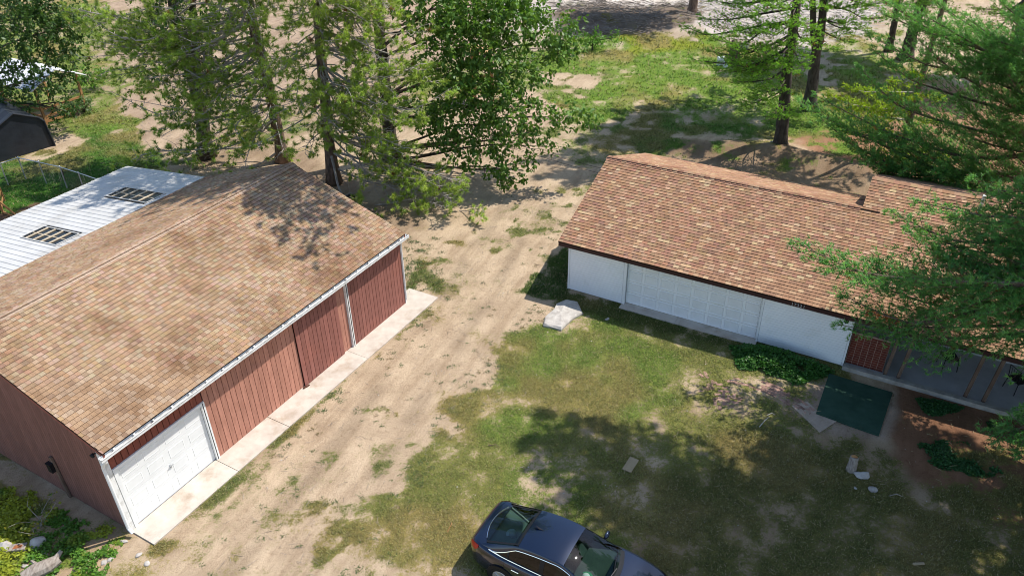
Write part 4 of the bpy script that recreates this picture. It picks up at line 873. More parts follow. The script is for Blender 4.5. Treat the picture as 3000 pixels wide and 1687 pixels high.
def cap(label, x, y, z, rz, m1, m2):
    P = car.matrix_world if False else Matrix.Translation((-.82, 13.57, 0)) @ Matrix.Rotation(math.radians(-29.5), 4, 'Z')
    p = P @ Vector((x, y, z)); t = thing('baseball_cap', label, 'cap', p, rz)
    b = MB(); b.lathe([(.098, 0), (.10, .04), (.085, .085), (.05, .112), (.012, .12)], 18); part('crown', b, m1, t, smooth=True)
    b = MB(); Q = [[(r*math.cos(a)*1.0+(r-.09)*.25, r*math.sin(a)*.95, .012-.03*math.sin(a)**2*.3) for a in np.linspace(-1.15, 1.15, 11)] for r in (.095, .13, .165)]; b.grid(Q, flip=True); part('brim', b, m2, t, smooth=True)
    b = MB(); b.lathe([(.104, -.002), (.105, .012), (.100, .014)], 18); part('band', b, m2, t)
    return t
cap('white cap with a green brim lying on the car dashboard', 3.02, -.36, .95, .9, CAPW, CAPG)
cap('pale blue cap lying behind the rear window of the car', .92, -.10, .99, 2.4, CAPB, CAPB)

# ================================================================== BACK LEFT: TENT, FENCE, SHELTERS
c0 = gz(139, 367); c1 = gz(0, 410); d = (c1-c0); d /= np.linalg.norm(d); bk = np.array([d[1], -d[0], 0]); bk = bk if bk[1] > 0 else -bk
tent = thing('storage_tent', 'black tarpaulin storage tent behind the chain link fence', 'tent', c0, math.atan2(d[1], d[0]))
def prof(y): return [(0, y, 0), (.12, y, 1.45), (.35, y, 1.72), (1.45, y, 2.25), (2.55, y, 1.72), (2.78, y, 1.45), (2.9, y, 0)]
sgn = 1 if np.dot(bk, np.array([-d[1], d[0], 0])) > 0 else -1
b = MB(); n_ = 9; Q = np.array([[(p[0], p[1], p[2]-.05*math.sin(PI*k/8*4)**2*(0 < i < 6)) for i, p in enumerate(prof(sgn*k*.5))] for k in range(n_)]); b.grid(Q, flip=sgn > 0); part('cover', b, TARP, tent)
b = MB(); p = prof(sgn*.06); b.add(p, [tuple(range(7)) if sgn < 0 else tuple(range(7))[::-1]]); part('front_flap', b, TARP, tent)
b = MB(); p = prof(sgn*4.0); b.add(p, [tuple(range(7))]); part('back_panel', b, TARP, tent)
b = MB(); b.tube([(x, y, z+.01) for x, y, z in prof(0)], .045, 8); part('hem', b, TARP, tent)
# chain link fence
fh = 1.15; tops = [(-180, 452), (0, 412), (45, 397), (97, 408), (150, 420), (197, 435), (247, 452)]
posts = [gz(x, y, fh) for x, y in tops]; fence = thing('chain_link_fence', 'silver chain link fence between the lean-to roof and the black tent', 'fence', (posts[2][0], posts[2][1], 0))
o0 = np.array([posts[2][0], posts[2][1], 0])
for p in posts: 
    b = MB(); q = p-o0; b.tube([(q[0], q[1], 0), (q[0], q[1], fh+.03)], .03, 7); b.lathe([(.036, 0), (.03, .03), (.01, .045)], 8, Matrix.Translation((q[0], q[1], fh+.03))); part('post', b, GALV, fence)
b = MB()
for p, q in zip(posts[:-1], posts[1:]): b.tube([p-o0, q-o0], .022, 6)
part('top_rail', b, GALV, fence)
V = []; Fq = []
for p, q in zip(posts[:-1], posts[1:]):
    p = p-o0; q = q-o0; L = np.linalg.norm((q-p)[:2]); nseg = int(L/.075); dd_ = (q-p)/L; hs = fh
    for k in range(-int(hs/.075), nseg+1):
        for sg_ in (1, -1):
            s0 = k*.075; s1 = s0+hs
            a0, a1 = max(0, s0), min(L, s1)
            if a1 <= a0: continue
            z0 = (a0-s0); z1 = (a1-s0)
            if sg_ < 0: z0, z1 = hs-z0, hs-z1
            A_ = p+dd_*a0; B_ = p+dd_*a1; A_ = np.array([A_[0], A_[1], z0]); B_ = np.array([B_[0], B_[1], z1]); o = len(V); w2 = .0012
            nx = np.array([-dd_[1], dd_[0], 0])*w2; up = np.array([0, 0, w2])
            V += [A_-up, A_+up, B_+up, B_-up]; Fq.append([o, o+1, o+2, o+3]); o = len(V); V += [A_-nx, A_+nx, B_+nx, B_-nx]; Fq.append([o, o+1, o+2, o+3])
npart('wire_mesh', np_mesh('wire_mesh', V, Fq, mat('dull_wire', (.20, .21, .21), rough=.5, metal=.4)), fence, 'stuff')
pp = gz(158, 440, .7); b = MB(); b.tube([(0, 0, -.35), (.01, 0, .1), (0, 0, .4)], [.02, .05, .03], 6); single('hung_rag', b, mat('brown_rag', (.07, .04, .03), rough=.95), 'dark brown rag hanging on the chain link fence', 'rag', loc=pp)
# white roofed pavilion
g = gz(150, 285); pav = thing('play_shelter', 'timber play shelter with a white metal gable roof behind the black tent', 'shelter', (g[0]-.4, g[1], 0), -.55)
pR = [(-2.3, -1.3), (1.4, -1.3), (1.4, 1.3), (-2.3, 1.3)]
for x, y in pR:
    b = MB(); b.beam((x, y, 0), (x, y, 2.3), .12, .12); part('post', b, WOOD, pav)
b = MB()
for s in (1, -1):
    b.add([(-2.7, s*1.7, 2.15), (1.8, s*1.7, 2.15), (1.8, 0, 2.95), (-2.7, 0, 2.95), (-2.7, s*1.7, 2.10), (1.8, s*1.7, 2.10), (1.8, 0, 2.9), (-2.7, 0, 2.9)], [(0, 1, 2, 3), (7, 6, 5, 4), (0, 4, 5, 1), (1, 5, 6, 2), (3, 7, 4, 0)])
part('roof', b, mat('bright_roof_metal', (.80, .82, .84), (.74, .76, .78), rough=.35, spec=.5), pav)
for z, (a_, b_) in ((.9, (0, 1)), (.45, (0, 1)), (.9, (1, 2)), (.45, (1, 2)), (.15, (0, 1)), (.15, (1, 2))):
    q = MB(); q.beam((*pR[a_], z), (*pR[b_], z), .05, .12); part('rail', q, WOOD, pav)
q = MB(); q.beam((1.4, -1.3, .15), (1.4, -.4, .9), .05, .1); part('brace', q, WOOD, pav)
q = MB(); q.beam((-2.3, -1.3, 2.25), (1.4, -1.3, 2.25), .08, .14); q.beam((-2.3, 1.3, 2.25), (1.4, 1.3, 2.25), .08, .14); part('beam', q, WOOD, pav)
# small white roofed coop by the left edge
g = gz(-5, 540); coop = thing('timber_coop', 'orange timber coop with a small white roof at the left edge', 'coop', (g[0]-.55, g[1]+.5, 0), .45)
b = MB(); b.add([(-1.2, -.9, 1.5), (.75, -.9, 1.5), (.75, .9, 1.62), (-1.2, .9, 1.62), (-1.2, -.9, 1.45), (.75, -.9, 1.45), (.75, .9, 1.57), (-1.2, .9, 1.57)], [(0, 1, 2, 3), (7, 6, 5, 4), (0, 4, 5, 1), (1, 5, 6, 2), (2, 6, 7, 3), (3, 7, 4, 0)]); part('roof', b, mat('white_coop_roof', (.82, .83, .85), rough=.4), coop)
for x, y in ((-.9, -.7), (.5, -.7), (.5, .7), (-.9, .7)):
    q = MB(); q.beam((x, y, 0), (x, y, 1.46), .09, .09); part('leg', q, WOOD, coop)
for z in (.25, .6):
    q = MB(); q.beam((-.9, -.7, z), (.5, -.7, z+.05), .04, .09); q.beam((.5, -.7, z), (.5, .7, z), .04, .09); part('rail', q, WOOD, coop)
q = MB(); q.beam((.5, -.7, .1), (.9, -1.2, .0), .05, .08); q.beam((.5, -.7, .7), (1.0, -1.1, .02), .05, .08); part('ramp_strut', q, WOOD, coop)
# orange frame seen through the oak
g = gz(1215, 250); fr = thing('timber_stand', 'orange timber stand glimpsed through the oak leaves', 'stand', (g[0], g[1], 0), .2)
for x, y in ((-.55, -.5), (.55, -.5), (.55, .5), (-.55, .5)):
    q = MB(); q.beam((x, y, 0), (x*.9, y*.9, 3.), .13, .13); part('leg', q, WOOD, fr)
q = MB(); q.box((-.75, -.7, 3.0), (.75, .7, 3.1)); part('platform', q, mat('fresh_timber', (.62, .40, .18), (.5, .3, .13), rough=.8), fr)
q = MB(); q.beam((-.52, -.47, 1.5), (.52, -.47, 1.7), .04, .1); part('brace', q, WOOD, fr)

# stump and blocks in the far grass
g = gz(1845, 152); b = MB(); b.tube([(0, 0, 0), (0, 0, .9), (.03, 0, 1.15)], [.38, .32, .3], 9); b.tube([(-.1, 0, 1.0), (-.2, .1, 1.35)], [.2, .1], 7); single('stump', b, BARK, 'dark upright tree stump in the far grass left of the twin pine trunks', 'stump', loc=(*g[:2], 0))
g = gz(1868, 142); single('boulder', blob(51, .35, (1, .8, .8)), ROCK, 'pale round boulder right beside the dark upright stump', 'stone', loc=(*g[:2], .7), smooth=True)
for k, (px, s, lab) in enumerate([((1812, 164), (.42, .3, .55), 'white block standing in the far grass, taller of two'), ((1824, 170), (.4, .3, .18), 'low white block lying beside the taller white block')]):
    g = gz(*px); b = MB(); b.box((-s[0]/2, -s[1]/2, 0), (s[0]/2, s[1]/2, s[2])); single('white_block', b, WHITE, lab, 'block', loc=(*g[:2], 0), rz=.3+k)
stone('round tan stone at the foot of the nearer pine trunk behind the garage, left one', (1943, 372), .33, (1, .8, .8), ROCK, 61, 'stones at the pine foot'); stone('darker stone at the foot of the nearer pine trunk, right one', (1961, 379), .28, (1.1, .8, .6), ROCKD, 62, 'stones at the pine foot')

# ================================================================== TREES
class Wood:
    """tubes gathered as arrays"""
    def __init__(s): s.b = MB()
def smoothline(pts, n):
    pts = np.array(pts, float); k = len(pts); return catmull(np.arange(k), pts, np.linspace(0, k-1, n))
def trunk_mb(pts, rad, n=12, seg=18, seed=0, flare=True):
    P = smoothline(pts, seg); r = catmull(np.arange(len(rad)), np.array(rad, float), np.linspace(0, len(rad)-1, seg))[:, 0]
    if flare: zz = P[:, 2]-P[0, 2]; r = r*(1+.55*np.exp(-zz/.35))
    R = np.random.RandomState(seed); b = MB(); b.tube(P, list(r), n)
    V = np.array(b.v); V += R.normal(0, .012, V.shape)*(np.repeat(r, n)[:, None]/.2); b.v = [tuple(v) for v in V]; return b, P
def needles(tufts, n, length, width, spread, seed, cols, up=.25):
    """tufts: array (pos3, dir3, size, shade)"""
    T = np.asarray(tufts, float); R = np.random.RandomState(seed); m = len(T)
    pos = np.repeat(T[:, :3], n, 0); d = np.repeat(T[:, 3:6], n, 0); sz = np.repeat(T[:, 6], n)*length*R.uniform(.7, 1.15, m*n)
    d = d+R.normal(0, spread, d.shape); d[:, 2] += up*R.uniform(0, 1, len(d)); d /= np.linalg.norm(d, axis=1)[:, None]+1e-9
    s = np.cross(d, R.normal(0, .55, d.shape)+np.array([.45, .15, 1.])); s /= np.linalg.norm(s, axis=1)[:, None]+1e-9; s *= (width*R.uniform(.7, 1.3, m*n))[:, None]*.5
    base = pos+np.repeat(T[:, 3:6], n, 0)*(R.uniform(-.5, .25, m*n)*np.repeat(T[:, 6], n)*length)[:, None]
    tip = base+d*sz[:, None]; V = np.stack([base-s, base+s, tip], 1).reshape(-1, 3)
    k = R.rand(m); c = np.array(cols[0])*(1-k[:, None])+np.array(cols[1])*k[:, None]; c *= R.uniform(.75, 1.25, (m, 1))
    br = R.rand(m) < .012; c[br] = (.22, .11, .04)
    c = np.repeat(c, n*3, 0); return V, c
def wiggle(p0, p1, n, amp, R, sag=0.):
    p0 = np.array(p0, float); p1 = np.array(p1, float); t = np.linspace(0, 1, n)[:, None]; L = np.linalg.norm(p1-p0)
    P = p0*(1-t)+p1*t; k = 4; off = R.normal(0, amp*L, (k, 3)); off[0] = 0; off[-1] = 0
    P = P+catmull(np.linspace(0, 1, k), off, t[:, 0]); P[:, 2] += -sag*L*4*(t[:, 0]*(1-t[:, 0])); return P
def bough_white(wood, tufts, p0, p1, R, dens=1., r0=.06, sec_len=.42):
    L = np.linalg.norm(np.array(p1)-p0); P = wiggle(p0, p1, 12, .03, R, .05); P[-4:, 2] += np.linspace(0, .05*L, 4)
    wood.tube(P, list(np.linspace(r0, .008, 12)), 5, cap=False)
    ax = P[-1]-P[0]; ax /= np.linalg.norm(ax); sd = np.cross(ax, [0, 0, 1]); sd /= np.linalg.norm(sd)+1e-9
    ns = int(max(6, L*5.2*dens))
    for k in range(ns):
        t = .18+.8*(k+R.rand())/ns; i = t*11; j = int(min(i, 10)); b0 = P[j]+(P[j+1]-P[j])*(i-j)
        s = 1 if k % 2 else -1; l2 = L*sec_len*(1.02-t)*R.uniform(.65, 1.15)+.28
        d = ax*.75+sd*s*R.uniform(.55, 1.1)+np.array([0, 0, R.uniform(-.25, .5)]); d /= np.linalg.norm(d); e = b0+d*l2
        wood.tube([b0, b0+d*l2*.5+[0, 0, -.02*l2], e], [.014, .009, .004], 3, cap=False)
        nt_ = int(l2/.085*dens)+2
        for q in range(nt_):
            u = (q+R.rand())/nt_; pp = b0+d*l2*(.15+.85*u); lat = np.cross(d, [0, 0, 1])*R.normal(0, .12)+np.array([0, 0, R.normal(.03, .07)])
            dd = d*.8+np.cross(d, [0, 0, 1])*R.normal(0, .7)+np.array([0, 0, R.uniform(.0, .6)]); dd /= np.linalg.norm(dd)
            tufts.append((*(pp+lat), *dd, R.uniform(.75, 1.15), u))
    for q in range(8): tufts.append((*(P[-1]+R.normal(0, .08, 3)), *ax, 1., 1))
def bough_jack(wood, tufts, p0, p1, R, r0=.05, dens=1.):
    L = np.linalg.norm(np.array(p1)-p0); P = wiggle(p0, p1, 12, .085, R, .04)
    wood.tube(P, list(np.linspace(r0, .010, 12)), 5, cap=False)
    ax = P[-1]-P[0]; ax /= np.linalg.norm(ax); sd = np.cross(ax, [0, 0, 1]); sd /= np.linalg.norm(sd)+1e-9
    ns = int(max(6, L*3.0*dens))
    for k in range(ns):
        t = .22+.78*(k+R.rand())/ns; j = int(min(t*11, 10)); b0 = P[j]+(P[j+1]-P[j])*(t*11-j)
        l2 = L*.30*(1.1-t)*R.uniform(.5, 1.3)+.3; s = 1 if R.rand() < .5 else -1
        d = ax*R.uniform(.3, .9)+sd*s*R.uniform(.4, 1.1)+np.array([0, 0, R.uniform(-.4, .4)]); d /= np.linalg.norm(d); e = b0+d*l2
        Q = wiggle(b0, e, 5, .09, R, .05); wood.tube(Q, list(np.linspace(.016, .005, 5)), 3, cap=False)
        if R.rand() < .17: continue                            # bare twig
        for q in range(int(1.6+l2*2.3*dens)):
            u = R.uniform(.35, 1.); jj = int(min(u*4, 3)); pp = Q[jj]+(Q[jj+1]-Q[jj])*(u*4-jj); dd = d+R.normal(0, .6, 3)+[0, 0, .35]; dd /= np.linalg.norm(dd); l3 = R.uniform(.05, .3)
            e3 = pp+dd*l3
            if l3 > .12: wood.tube([pp, e3], [.006, .004], 3, cap=False)
            tufts.append((*e3, *dd, R.uniform(.75, 1.15), u))
def tree(name, label, cat, base, trunks, wood, woodmat, V, c, leafm, trunkmat, k=3, group=None):
    o0 = np.array([base[0], base[1], 0.]); t = thing(name, label, cat, o0, 0, group)
    b = MB()
    for tb in trunks:
        off = len(b.v); b.v += [tuple(np.array(v)-o0) for v in tb.v]; b.f += [[off+i for i in f] for f in tb.f]; b.m += tb.m; b.t += tb.t
    part('trunk', b, trunkmat, t, smooth=True)
    if wood.v:
        wood.v = [tuple(np.array(v)-o0) for v in wood.v]; part('branches', wood, woodmat, t)
    me = np_mesh('crown', np.asarray(V)-o0, np.arange(len(V)).reshape(-1, k), leafm, c); npart('crown', me, t)
    return t
def near_on(P, z):           # point of a trunk line at height z
    i = int(np.argmin(np.abs(P[:, 2]-z))); return P[i]

def pine(label, base, tpts, trad, tips, style, seed, cols, extra=None, rise=.5, n=14, nl=.12, nw=.012, sp=.55, dens=1., group=None, bark=BARK, twig=BARKG, also=(), exd=.5):
    R = np.random.RandomState(seed); tb, P = trunk_mb(tpts, trad, seed=seed); tbs = [tb]
    for pts, rad in also: q, _ = trunk_mb(pts, rad, seed=seed+1, flare=False); tbs.append(q)
    wood = MB(); tf = []
    for tip in tips:
        tip = np.array(tip, float); hd = np.hypot(*(tip[:2]-P[0][:2])); z0 = tip[2]+rise*R.uniform(.5, 1.2)*min(1, hd/3.); s = near_on(P, z0)
        (bough_white if style == 'white' else bough_jack)(wood, tf, s, tip, R, dens=dens, r0=(.02+.010*hd) if style == 'white' else (.014+.0075*hd))
    V, c = needles(tf, n, nl, nw, sp, seed, cols)
    if extra is not None:
        tf2 = []
        for tip in extra:
            tip = np.array(tip, float); hd = np.hypot(*(tip[:2]-P[0][:2])); s = near_on(P, tip[2]-.1*hd); bough_white(wood, tf2, s, tip, R, dens=exd, r0=.05)
        V2, c2 = needles(tf2, 8, max(.30, nl*2.0), .085, .8, seed+5, cols); V = np.concatenate([V, V2]); c = np.concatenate([c, c2])
    return tree('pine_tree', label, 'tree', base, tbs, wood, twig, V, c, NEED, bark, group=group)
def ring_tips(cx, cy, z0, z1, r0, r1, n, R, lo=0, hi=2*PI, up=.06):
    o = []
    for k in range(n):
        t = (k+R.rand())/n; a = R.uniform(lo, hi) if True else 0; r = (r0*(1-t)+r1*t)*R.uniform(.7, 1.05); o.append((cx+r*math.cos(a), cy+r*math.sin(a), z0+(z1-z0)*t+up*r))
    return o
def px_tips(lst): return [at(*q) for q in lst]
RR = np.random.RandomState(99)
YG = ((.26,.39,.07),(.43,.52,.12)); BG = ((.11,.30,.085),(.21,.41,.13)); FG = ((.17,.36,.05),(.27,.46,.075)); LG = ((.32,.45,.03),(.42,.52,.05))

# --- near white pine at the right edge (trunk just out of the picture)
bx, by = 16.3, 16.1
tipsA = px_tips([(1990, 640, 20.6), (2060, 690, 20.2), (2130, 720, 20), (2200, 740, 19.8), (2280, 730, 20), (2110, 770, 19.7),
    (2098, 842, 19.2), (2200, 835, 19), (2420, 790, 18.4),
    (2230, 560, 21.4), (2290, 530, 21.2), (2300, 610, 20.8), (2380, 570, 20.6), (2330, 650, 20.3), (2440, 600, 20.2), (2480, 500, 20.4), (2390, 690, 19.8), (2470, 720, 19), (2540, 640, 19), (2560, 480, 20), (2530, 560, 19.6), (2440, 470, 21),
    (2478, 1095, 16.6), (2500, 1120, 16.2), (2530, 1090, 16.2), (2555, 1150, 15.8), (2560, 1040, 16.4), (2570, 820, 17.2), (2520, 780, 18), (2460, 750, 18.6), (2570, 700, 18.2)])
pine('tall near white pine whose boughs hang over the house porch at the right edge', (bx, by), [(bx, by, 0), (bx+.1, by, 6), (bx, by+.1, 12), (bx+.1, by, 21)], [.36, .30, .22, .06], tipsA, 'white', 1, BG,
     extra=ring_tips(bx+.2, by+.1, 11.5, 20.5, 5.4, 2., 84, RR)+[(10.5, 22.5, 16), (10, 21.4, 15.5), (9.6, 20, 15), (12.4, 20.6, 17), (13, 23, 18.5), (9.2, 21, 14.4), (10.8, 21.6, 17.4), (9.4, 18.4, 14.4), (10.4, 16.6, 14)]+ring_tips(bx+2.5, by+3.4, 11.5, 17, 3.4, 2., 26, RR), rise=2.6, n=13, nl=.155, nw=.023, sp=.55, dens=.9, twig=BARK, exd=.6)
# --- white pine behind the house
bx, by = 22.5, 29.5
tipsB = px_tips([(2003, 285, 31), (2050, 320, 30.8), (2110, 370, 30.4), (2160, 415, 30), (2045, 270, 31.4), (2230, 450, 29.4), (2290, 480, 28.8), (2360, 470, 28.4), (2420, 480, 27.8), (2090, 340, 30.8), (2190, 440, 29.8),
    (2175, 110, 32), (2210, 60, 32), (2150, 190, 32), (2190, 150, 31.8), (2290, 110, 31), (2360, 130, 30.4), (2410, 160, 30), (2400, 260, 29.6), (2450, 230, 29.4), (2480, 120, 29.4), (2530, 60, 29), (2470, 330, 28.8), (2530, 200, 28.6), (2560, 330, 28.2), (2420, 60, 30), (2350, 30, 31), (2280, 40, 31.4), (2520, 420, 27.8), (2440, 400, 28.4), (2560, 130, 28.8), (2200, 20, 32), (2490, 280, 28.8), (2380, 330, 29.4), (2540, 270, 28.4), (2500, 10, 29.6)])
pine('blue green white pine spreading over the house roof behind the vent pipe', (bx, by), [(bx, by, 0), (bx, by, 7), (bx+.1, by+.1, 13), (bx, by, 19)], [.34, .28, .2, .06], tipsB, 'white', 2, BG,
     extra=ring_tips(bx+1, by+1, 12, 18.5, 2.6, 1., 10, RR), rise=-2.2, n=12, nl=.16, nw=.024, sp=.6, dens=.9, twig=BARK)
# --- pine out of the picture to the right, felt by its shade
bx, by = 20.5, 11.5
pine('tall white pine standing right of the shaded lawn outside the house', (bx, by), [(bx, by, 0), (bx, by, 8), (bx, by, 19)], [.34, .26, .05], [(bx-4, by+1, 5), (bx-3.4, by-2, 6)], 'white', 3, BG, extra=ring_tips(bx, by, 6, 18.5, 6.6, 1.8, 110, RR), dens=.8, exd=.6)
for k, (bx, by, h_) in enumerate(((25, 16.5, 20), (19.5, 5.5, 17))):
    pine(('tall pine farther right of the house porch', 'pine standing off to the lower right of the shaded lawn')[k], (bx, by), [(bx, by, 0), (bx, by, 9), (bx, by, h_)], [.34, .26, .06], [(bx-3, by+1, 6)], 'white', 50+k, BG, extra=ring_tips(bx, by, 6, h_-.5, 6.6, 1.8, 100, RR), dens=.8, exd=.65)
# --- yellow green pine
bx, by = gz(2262, 400)[:2]
tipsC = px_tips([(2200, 350, 36.5), (2230, 300, 36.4), (2290, 330, 36), (2330, 380, 36), (2210, 400, 36), (2280, 410, 35.6), (2350, 310, 36.4), (2250, 260, 36.6), (2310, 250, 36.4), (2200, 280, 36.8), (2370, 250, 36.6), (2240, 210, 37), (2300, 190, 37), (2180, 330, 37), (2320, 440, 35.4), (2380, 400, 36), (2120, 330, 37.5), (2100, 280, 38), (2080, 250, 38.5), (2130, 230, 38)])
pine('bright yellow green young pine standing behind the house roof', (bx, by), [(bx, by, 0), (bx, by, 4), (bx+.1, by, 9), (bx, by, 14)], [.17, .14, .10, .03], tipsC, 'white', 4, LG, extra=ring_tips(bx, by, 8.6, 13.5, 3.8, 1.2, 26, RR), rise=.1, n=12, nl=.15, nw=.032, sp=.6, dens=1.)
# --- twin trunks behind the garage
TB = [at(1962, 375, 38.6), at(1970, 300, 38.6), at(1978, 200, 38.6), at(1990, 110, 38.6), at(2005, 0, 38.6), at(2018, -110, 38.6)]; TB[0][2] = 0
tipsD = px_tips([(1718, 80, 37.4), (1735, 165, 36.6), (1790, 110, 37), (1760, 60, 38), (1840, 130, 36.5), (1800, 190, 36.4), (1860, 90, 37), (1900, 200, 36), (1850, 215, 36), (1950, 175, 35.8), (2030, 175, 35.8), (1990, 190, 35.4), (1920, 140, 36), (1870, 275, 36.4), (1930, 300, 36), (1980, 300, 36.2), (1900, 250, 36.2), (1900, 40, 37), (1960, 20, 36.6), (1850, 20, 38), (2060, 90, 36.5), (2100, 130, 37), (2080, 30, 37), (1930, 90, 36.4), (2020, 110, 36), (1780, 140, 37), (1830, 170, 36.4), (1990, 60, 36), (1790, 10, 39)])
pine('nearer dark pine trunk behind the garage with flat layers of bright boughs', TB[0], TB, [.34, .30, .27, .24, .2, .15], tipsD, 'white', 5, FG, extra=ring_tips(TB[-1][0]-1.0, TB[-1][1]+3, 11.5, 20, 2.6, 1.2, 10, RR), rise=.35, n=12, nl=.14, nw=.03, sp=.6, dens=.75, twig=BARKO, bark=BARKO)
TC = [at(2035, 275, 44.3), at(2045, 200, 44.3), at(2052, 140, 44.3), at(2066, 70, 44.3), at(2075, -40, 44.3), at(2080, -110, 44.3)]; TC[0][2] = 0
tipsE = px_tips([(2150, 60, 43), (2190, 90, 43), (2110, 20, 43), (2180, 20, 43.5), (2230, 50, 43), (2140, 110, 42.6), (2000, 30, 43.6), (2120, 60, 42.6), (2080, 10, 42.8), (2030, -20, 43), (1960, -10, 44), (2250, 10, 43)])
pine('farther forked pine trunk behind the garage right of the nearer trunk', TC[0], TC, [.36, .31, .28, .23, .19, .15], tipsE, 'white', 6, FG, extra=ring_tips(TC[-1][0], TC[-1][1]+.8, 8.5, 20, 5.4, 1.4, 110, RR), rise=.4, n=12, nl=.15, nw=.034, sp=.6, dens=.7, twig=BARKO, bark=BARKO,
     also=[([at(2052, 140, 44.2), at(2046, 80, 44.1), at(2045, 0, 44.), at(2042, -60, 44.)], [.2, .17, .14, .1])])
# --- back right trunks
for k, (px, Y, r, lab, tl) in enumerate([((2278, 150, 2296, 80, 2330, -20), 50, .42, 'dark thick trunked pine at the far right beyond the yellow green pine', [(2280, 60, 49), (2350, 100, 48.5), (2400, 40, 49), (2240, 20, 49), (2330, 20, 48), (2420, 110, 48.5)]),
                                ((2540, 190, 2556, 110, 2580, 0), 46, .34, 'dark pine in the top right corner beyond the blue green pine', [(2560, 60, 45), (2500, 30, 45), (2540, 120, 44.6), (2600, 100, 45), (2480, 90, 45)]),
                                ((2235, 130, 2250, 60, 2262, -20), 54, .24, 'slim dark pine trunk at the far right left of the thick trunk', [(2220, 10, 53), (2280, 0, 53), (2250, -10, 53)])]):
    g = gz(px[0], px[1]); tp = [g, at(px[2], px[3], g[1]), at(px[4], px[5], g[1])]; pine(lab, g, tp, [r, r*.85, r*.65], px_tips(tl), 'white', 20+k, FG, extra=ring_tips(tp[-1][0], tp[-1][1], 12, 19, 4.5, 1.2, 20, RR), rise=.5, n=7, nl=.15, nw=.035, sp=.7, dens=.6, twig=BARKO, bark=BARKO)
g = gz(1740, 42); tp = [g, at(1745, 0, g[1]), at(1752, -90, g[1]), at(1756, -170, g[1])]
pine('lone far tree whose grey trunk foot shows at the top beside the brush pile', g, tp, [.38, .34, .28, .2], [(g[0]-3, g[1]-1, 9), (g[0]+2.5, g[1], 9)], 'white', 30, FG, extra=ring_tips(g[0], g[1], 8.5, 17, 5.5, 1.2, 30, RR), n=7, nl=.15, nw=.03, dens=.6)

# --- left pines, sparse and twiggy
TD = [at(842, 462, 35.4), at(828, 360, 35.4), at(818, 260, 35.4), at(808, 150, 35.4), at(800, 40, 35.4), at(794, -80, 35.4)]; TD[0][2] = 0; TD += [TD[-1]+[0, 0, 3.5], TD[-1]+[.1, 0, 7.5]]
def dense(tips, seed, n=1, j=.75):
    q = np.random.RandomState(seed); o = list(tips)
    for t_ in tips:
        for _ in range(n): o.append(np.array(t_)+q.normal(0, j, 3)*np.array([1.2, .8, .7]))
    return o
tipsF = px_tips([(1135, 500, 31.4), (1120, 520, 31.2), (1080, 455, 32), (1105, 470, 31.7), (1040, 400, 32.4), (960, 350, 32.4), (1000, 420, 32), (920, 420, 32.2), (1090, 210, 33), (1060, 160, 33), (1000, 240, 33), (1050, 300, 32.8), (1010, 190, 33.2), (950, 150, 33.6), (960, 290, 33), (900, 330, 33), (870, 240, 33), (880, 300, 33), (1000, 310, 32.6), (940, 220, 33), (990, 330, 32.6),
    (760, 290, 33.2), (700, 230, 33.6), (720, 330, 33.4), (680, 270, 33.6), (780, 200, 33.4), (740, 150, 33.6), (860, 150, 33), (900, 80, 33.4), (960, 60, 33.6), (850, 60, 33.4), (780, 60, 33.6), (720, 40, 34), (700, 90, 34), (940, 10, 33.8), (870, 0, 33.6), (1010, 30, 34), (820, 330, 33), (760, 370, 33.2), (1080, 60, 34.4), (690, 160, 34), (800, 270, 32.8), (640, 200, 34), (820, 20, 33), (880, -20, 33.4), (760, 0, 33.6), (1000, 100, 33.6), (930, 60, 33), (690, 10, 34), (850, 100, 32.8), (1060, 110, 33.6), (980, -10, 34)])+[np.array(q) for q in ((-2.4, 26.6, 12.2), (-1.0, 27.4, 13.2), (-3.5, 27, 12.4), (-.4, 26.6, 13.8), (-1.8, 25.9, 12.8), (-4.6, 27.6, 12.4), (-3., 28.4, 13.6), (-5.6, 28.3, 12.6), (0.2, 28, 14.6), (-2.2, 27.6, 14.4), (-4.2, 26.6, 11.8), (-.8, 25.6, 14), (-3.2, 26, 11.9), (-6.4, 29.4, 12.4), (-5.2, 27.4, 11.6), (.6, 26.8, 14.6), (-.2, 25.2, 13.4), (-2.6, 25.2, 12.2), (-5, 28.8, 13.4), (-6.8, 28.8, 12.6), (-4, 25.8, 11.4), (-1.4, 28.4, 15), (-7.6, 29.6, 13.2))]+ring_tips(TD[0][0], TD[0][1], 3., 11.5, 3., 2.4, 26, RR, PI*1.05, PI*1.95)  # long high front limbs are unseen, added to throw shade on the barn roof
pine('sparse pine with a sunlit straight trunk behind the far peak of the barn', TD[0], TD, [.30, .27, .25, .23, .2, .17, .12, .05], dense(tipsF[:42], 1)+tipsF[42:], 'jack', 7, YG, extra=ring_tips(TD[-1][0], TD[-1][1], 13.5, 18.5, 3., 1.2, 7, RR)+[(-10.4, 30.6, 13), (-11.6, 31.6, 13.4), (-9.6, 32, 14.4)], rise=.9, n=44, nl=.21, nw=.022, sp=.85, dens=1.1)
TE = [at(712, 400, 38.1), at(702, 345, 38.1), at(690, 290, 38), at(670, 190, 37.8), at(655, 130, 37.6), at(638, 70, 37.6), at(620, -40, 37.6)]; TE += [TE[-1]+[-.2, 0, 3], TE[-1]+[-.3, 0, 7]]; TE[0][2] = 0
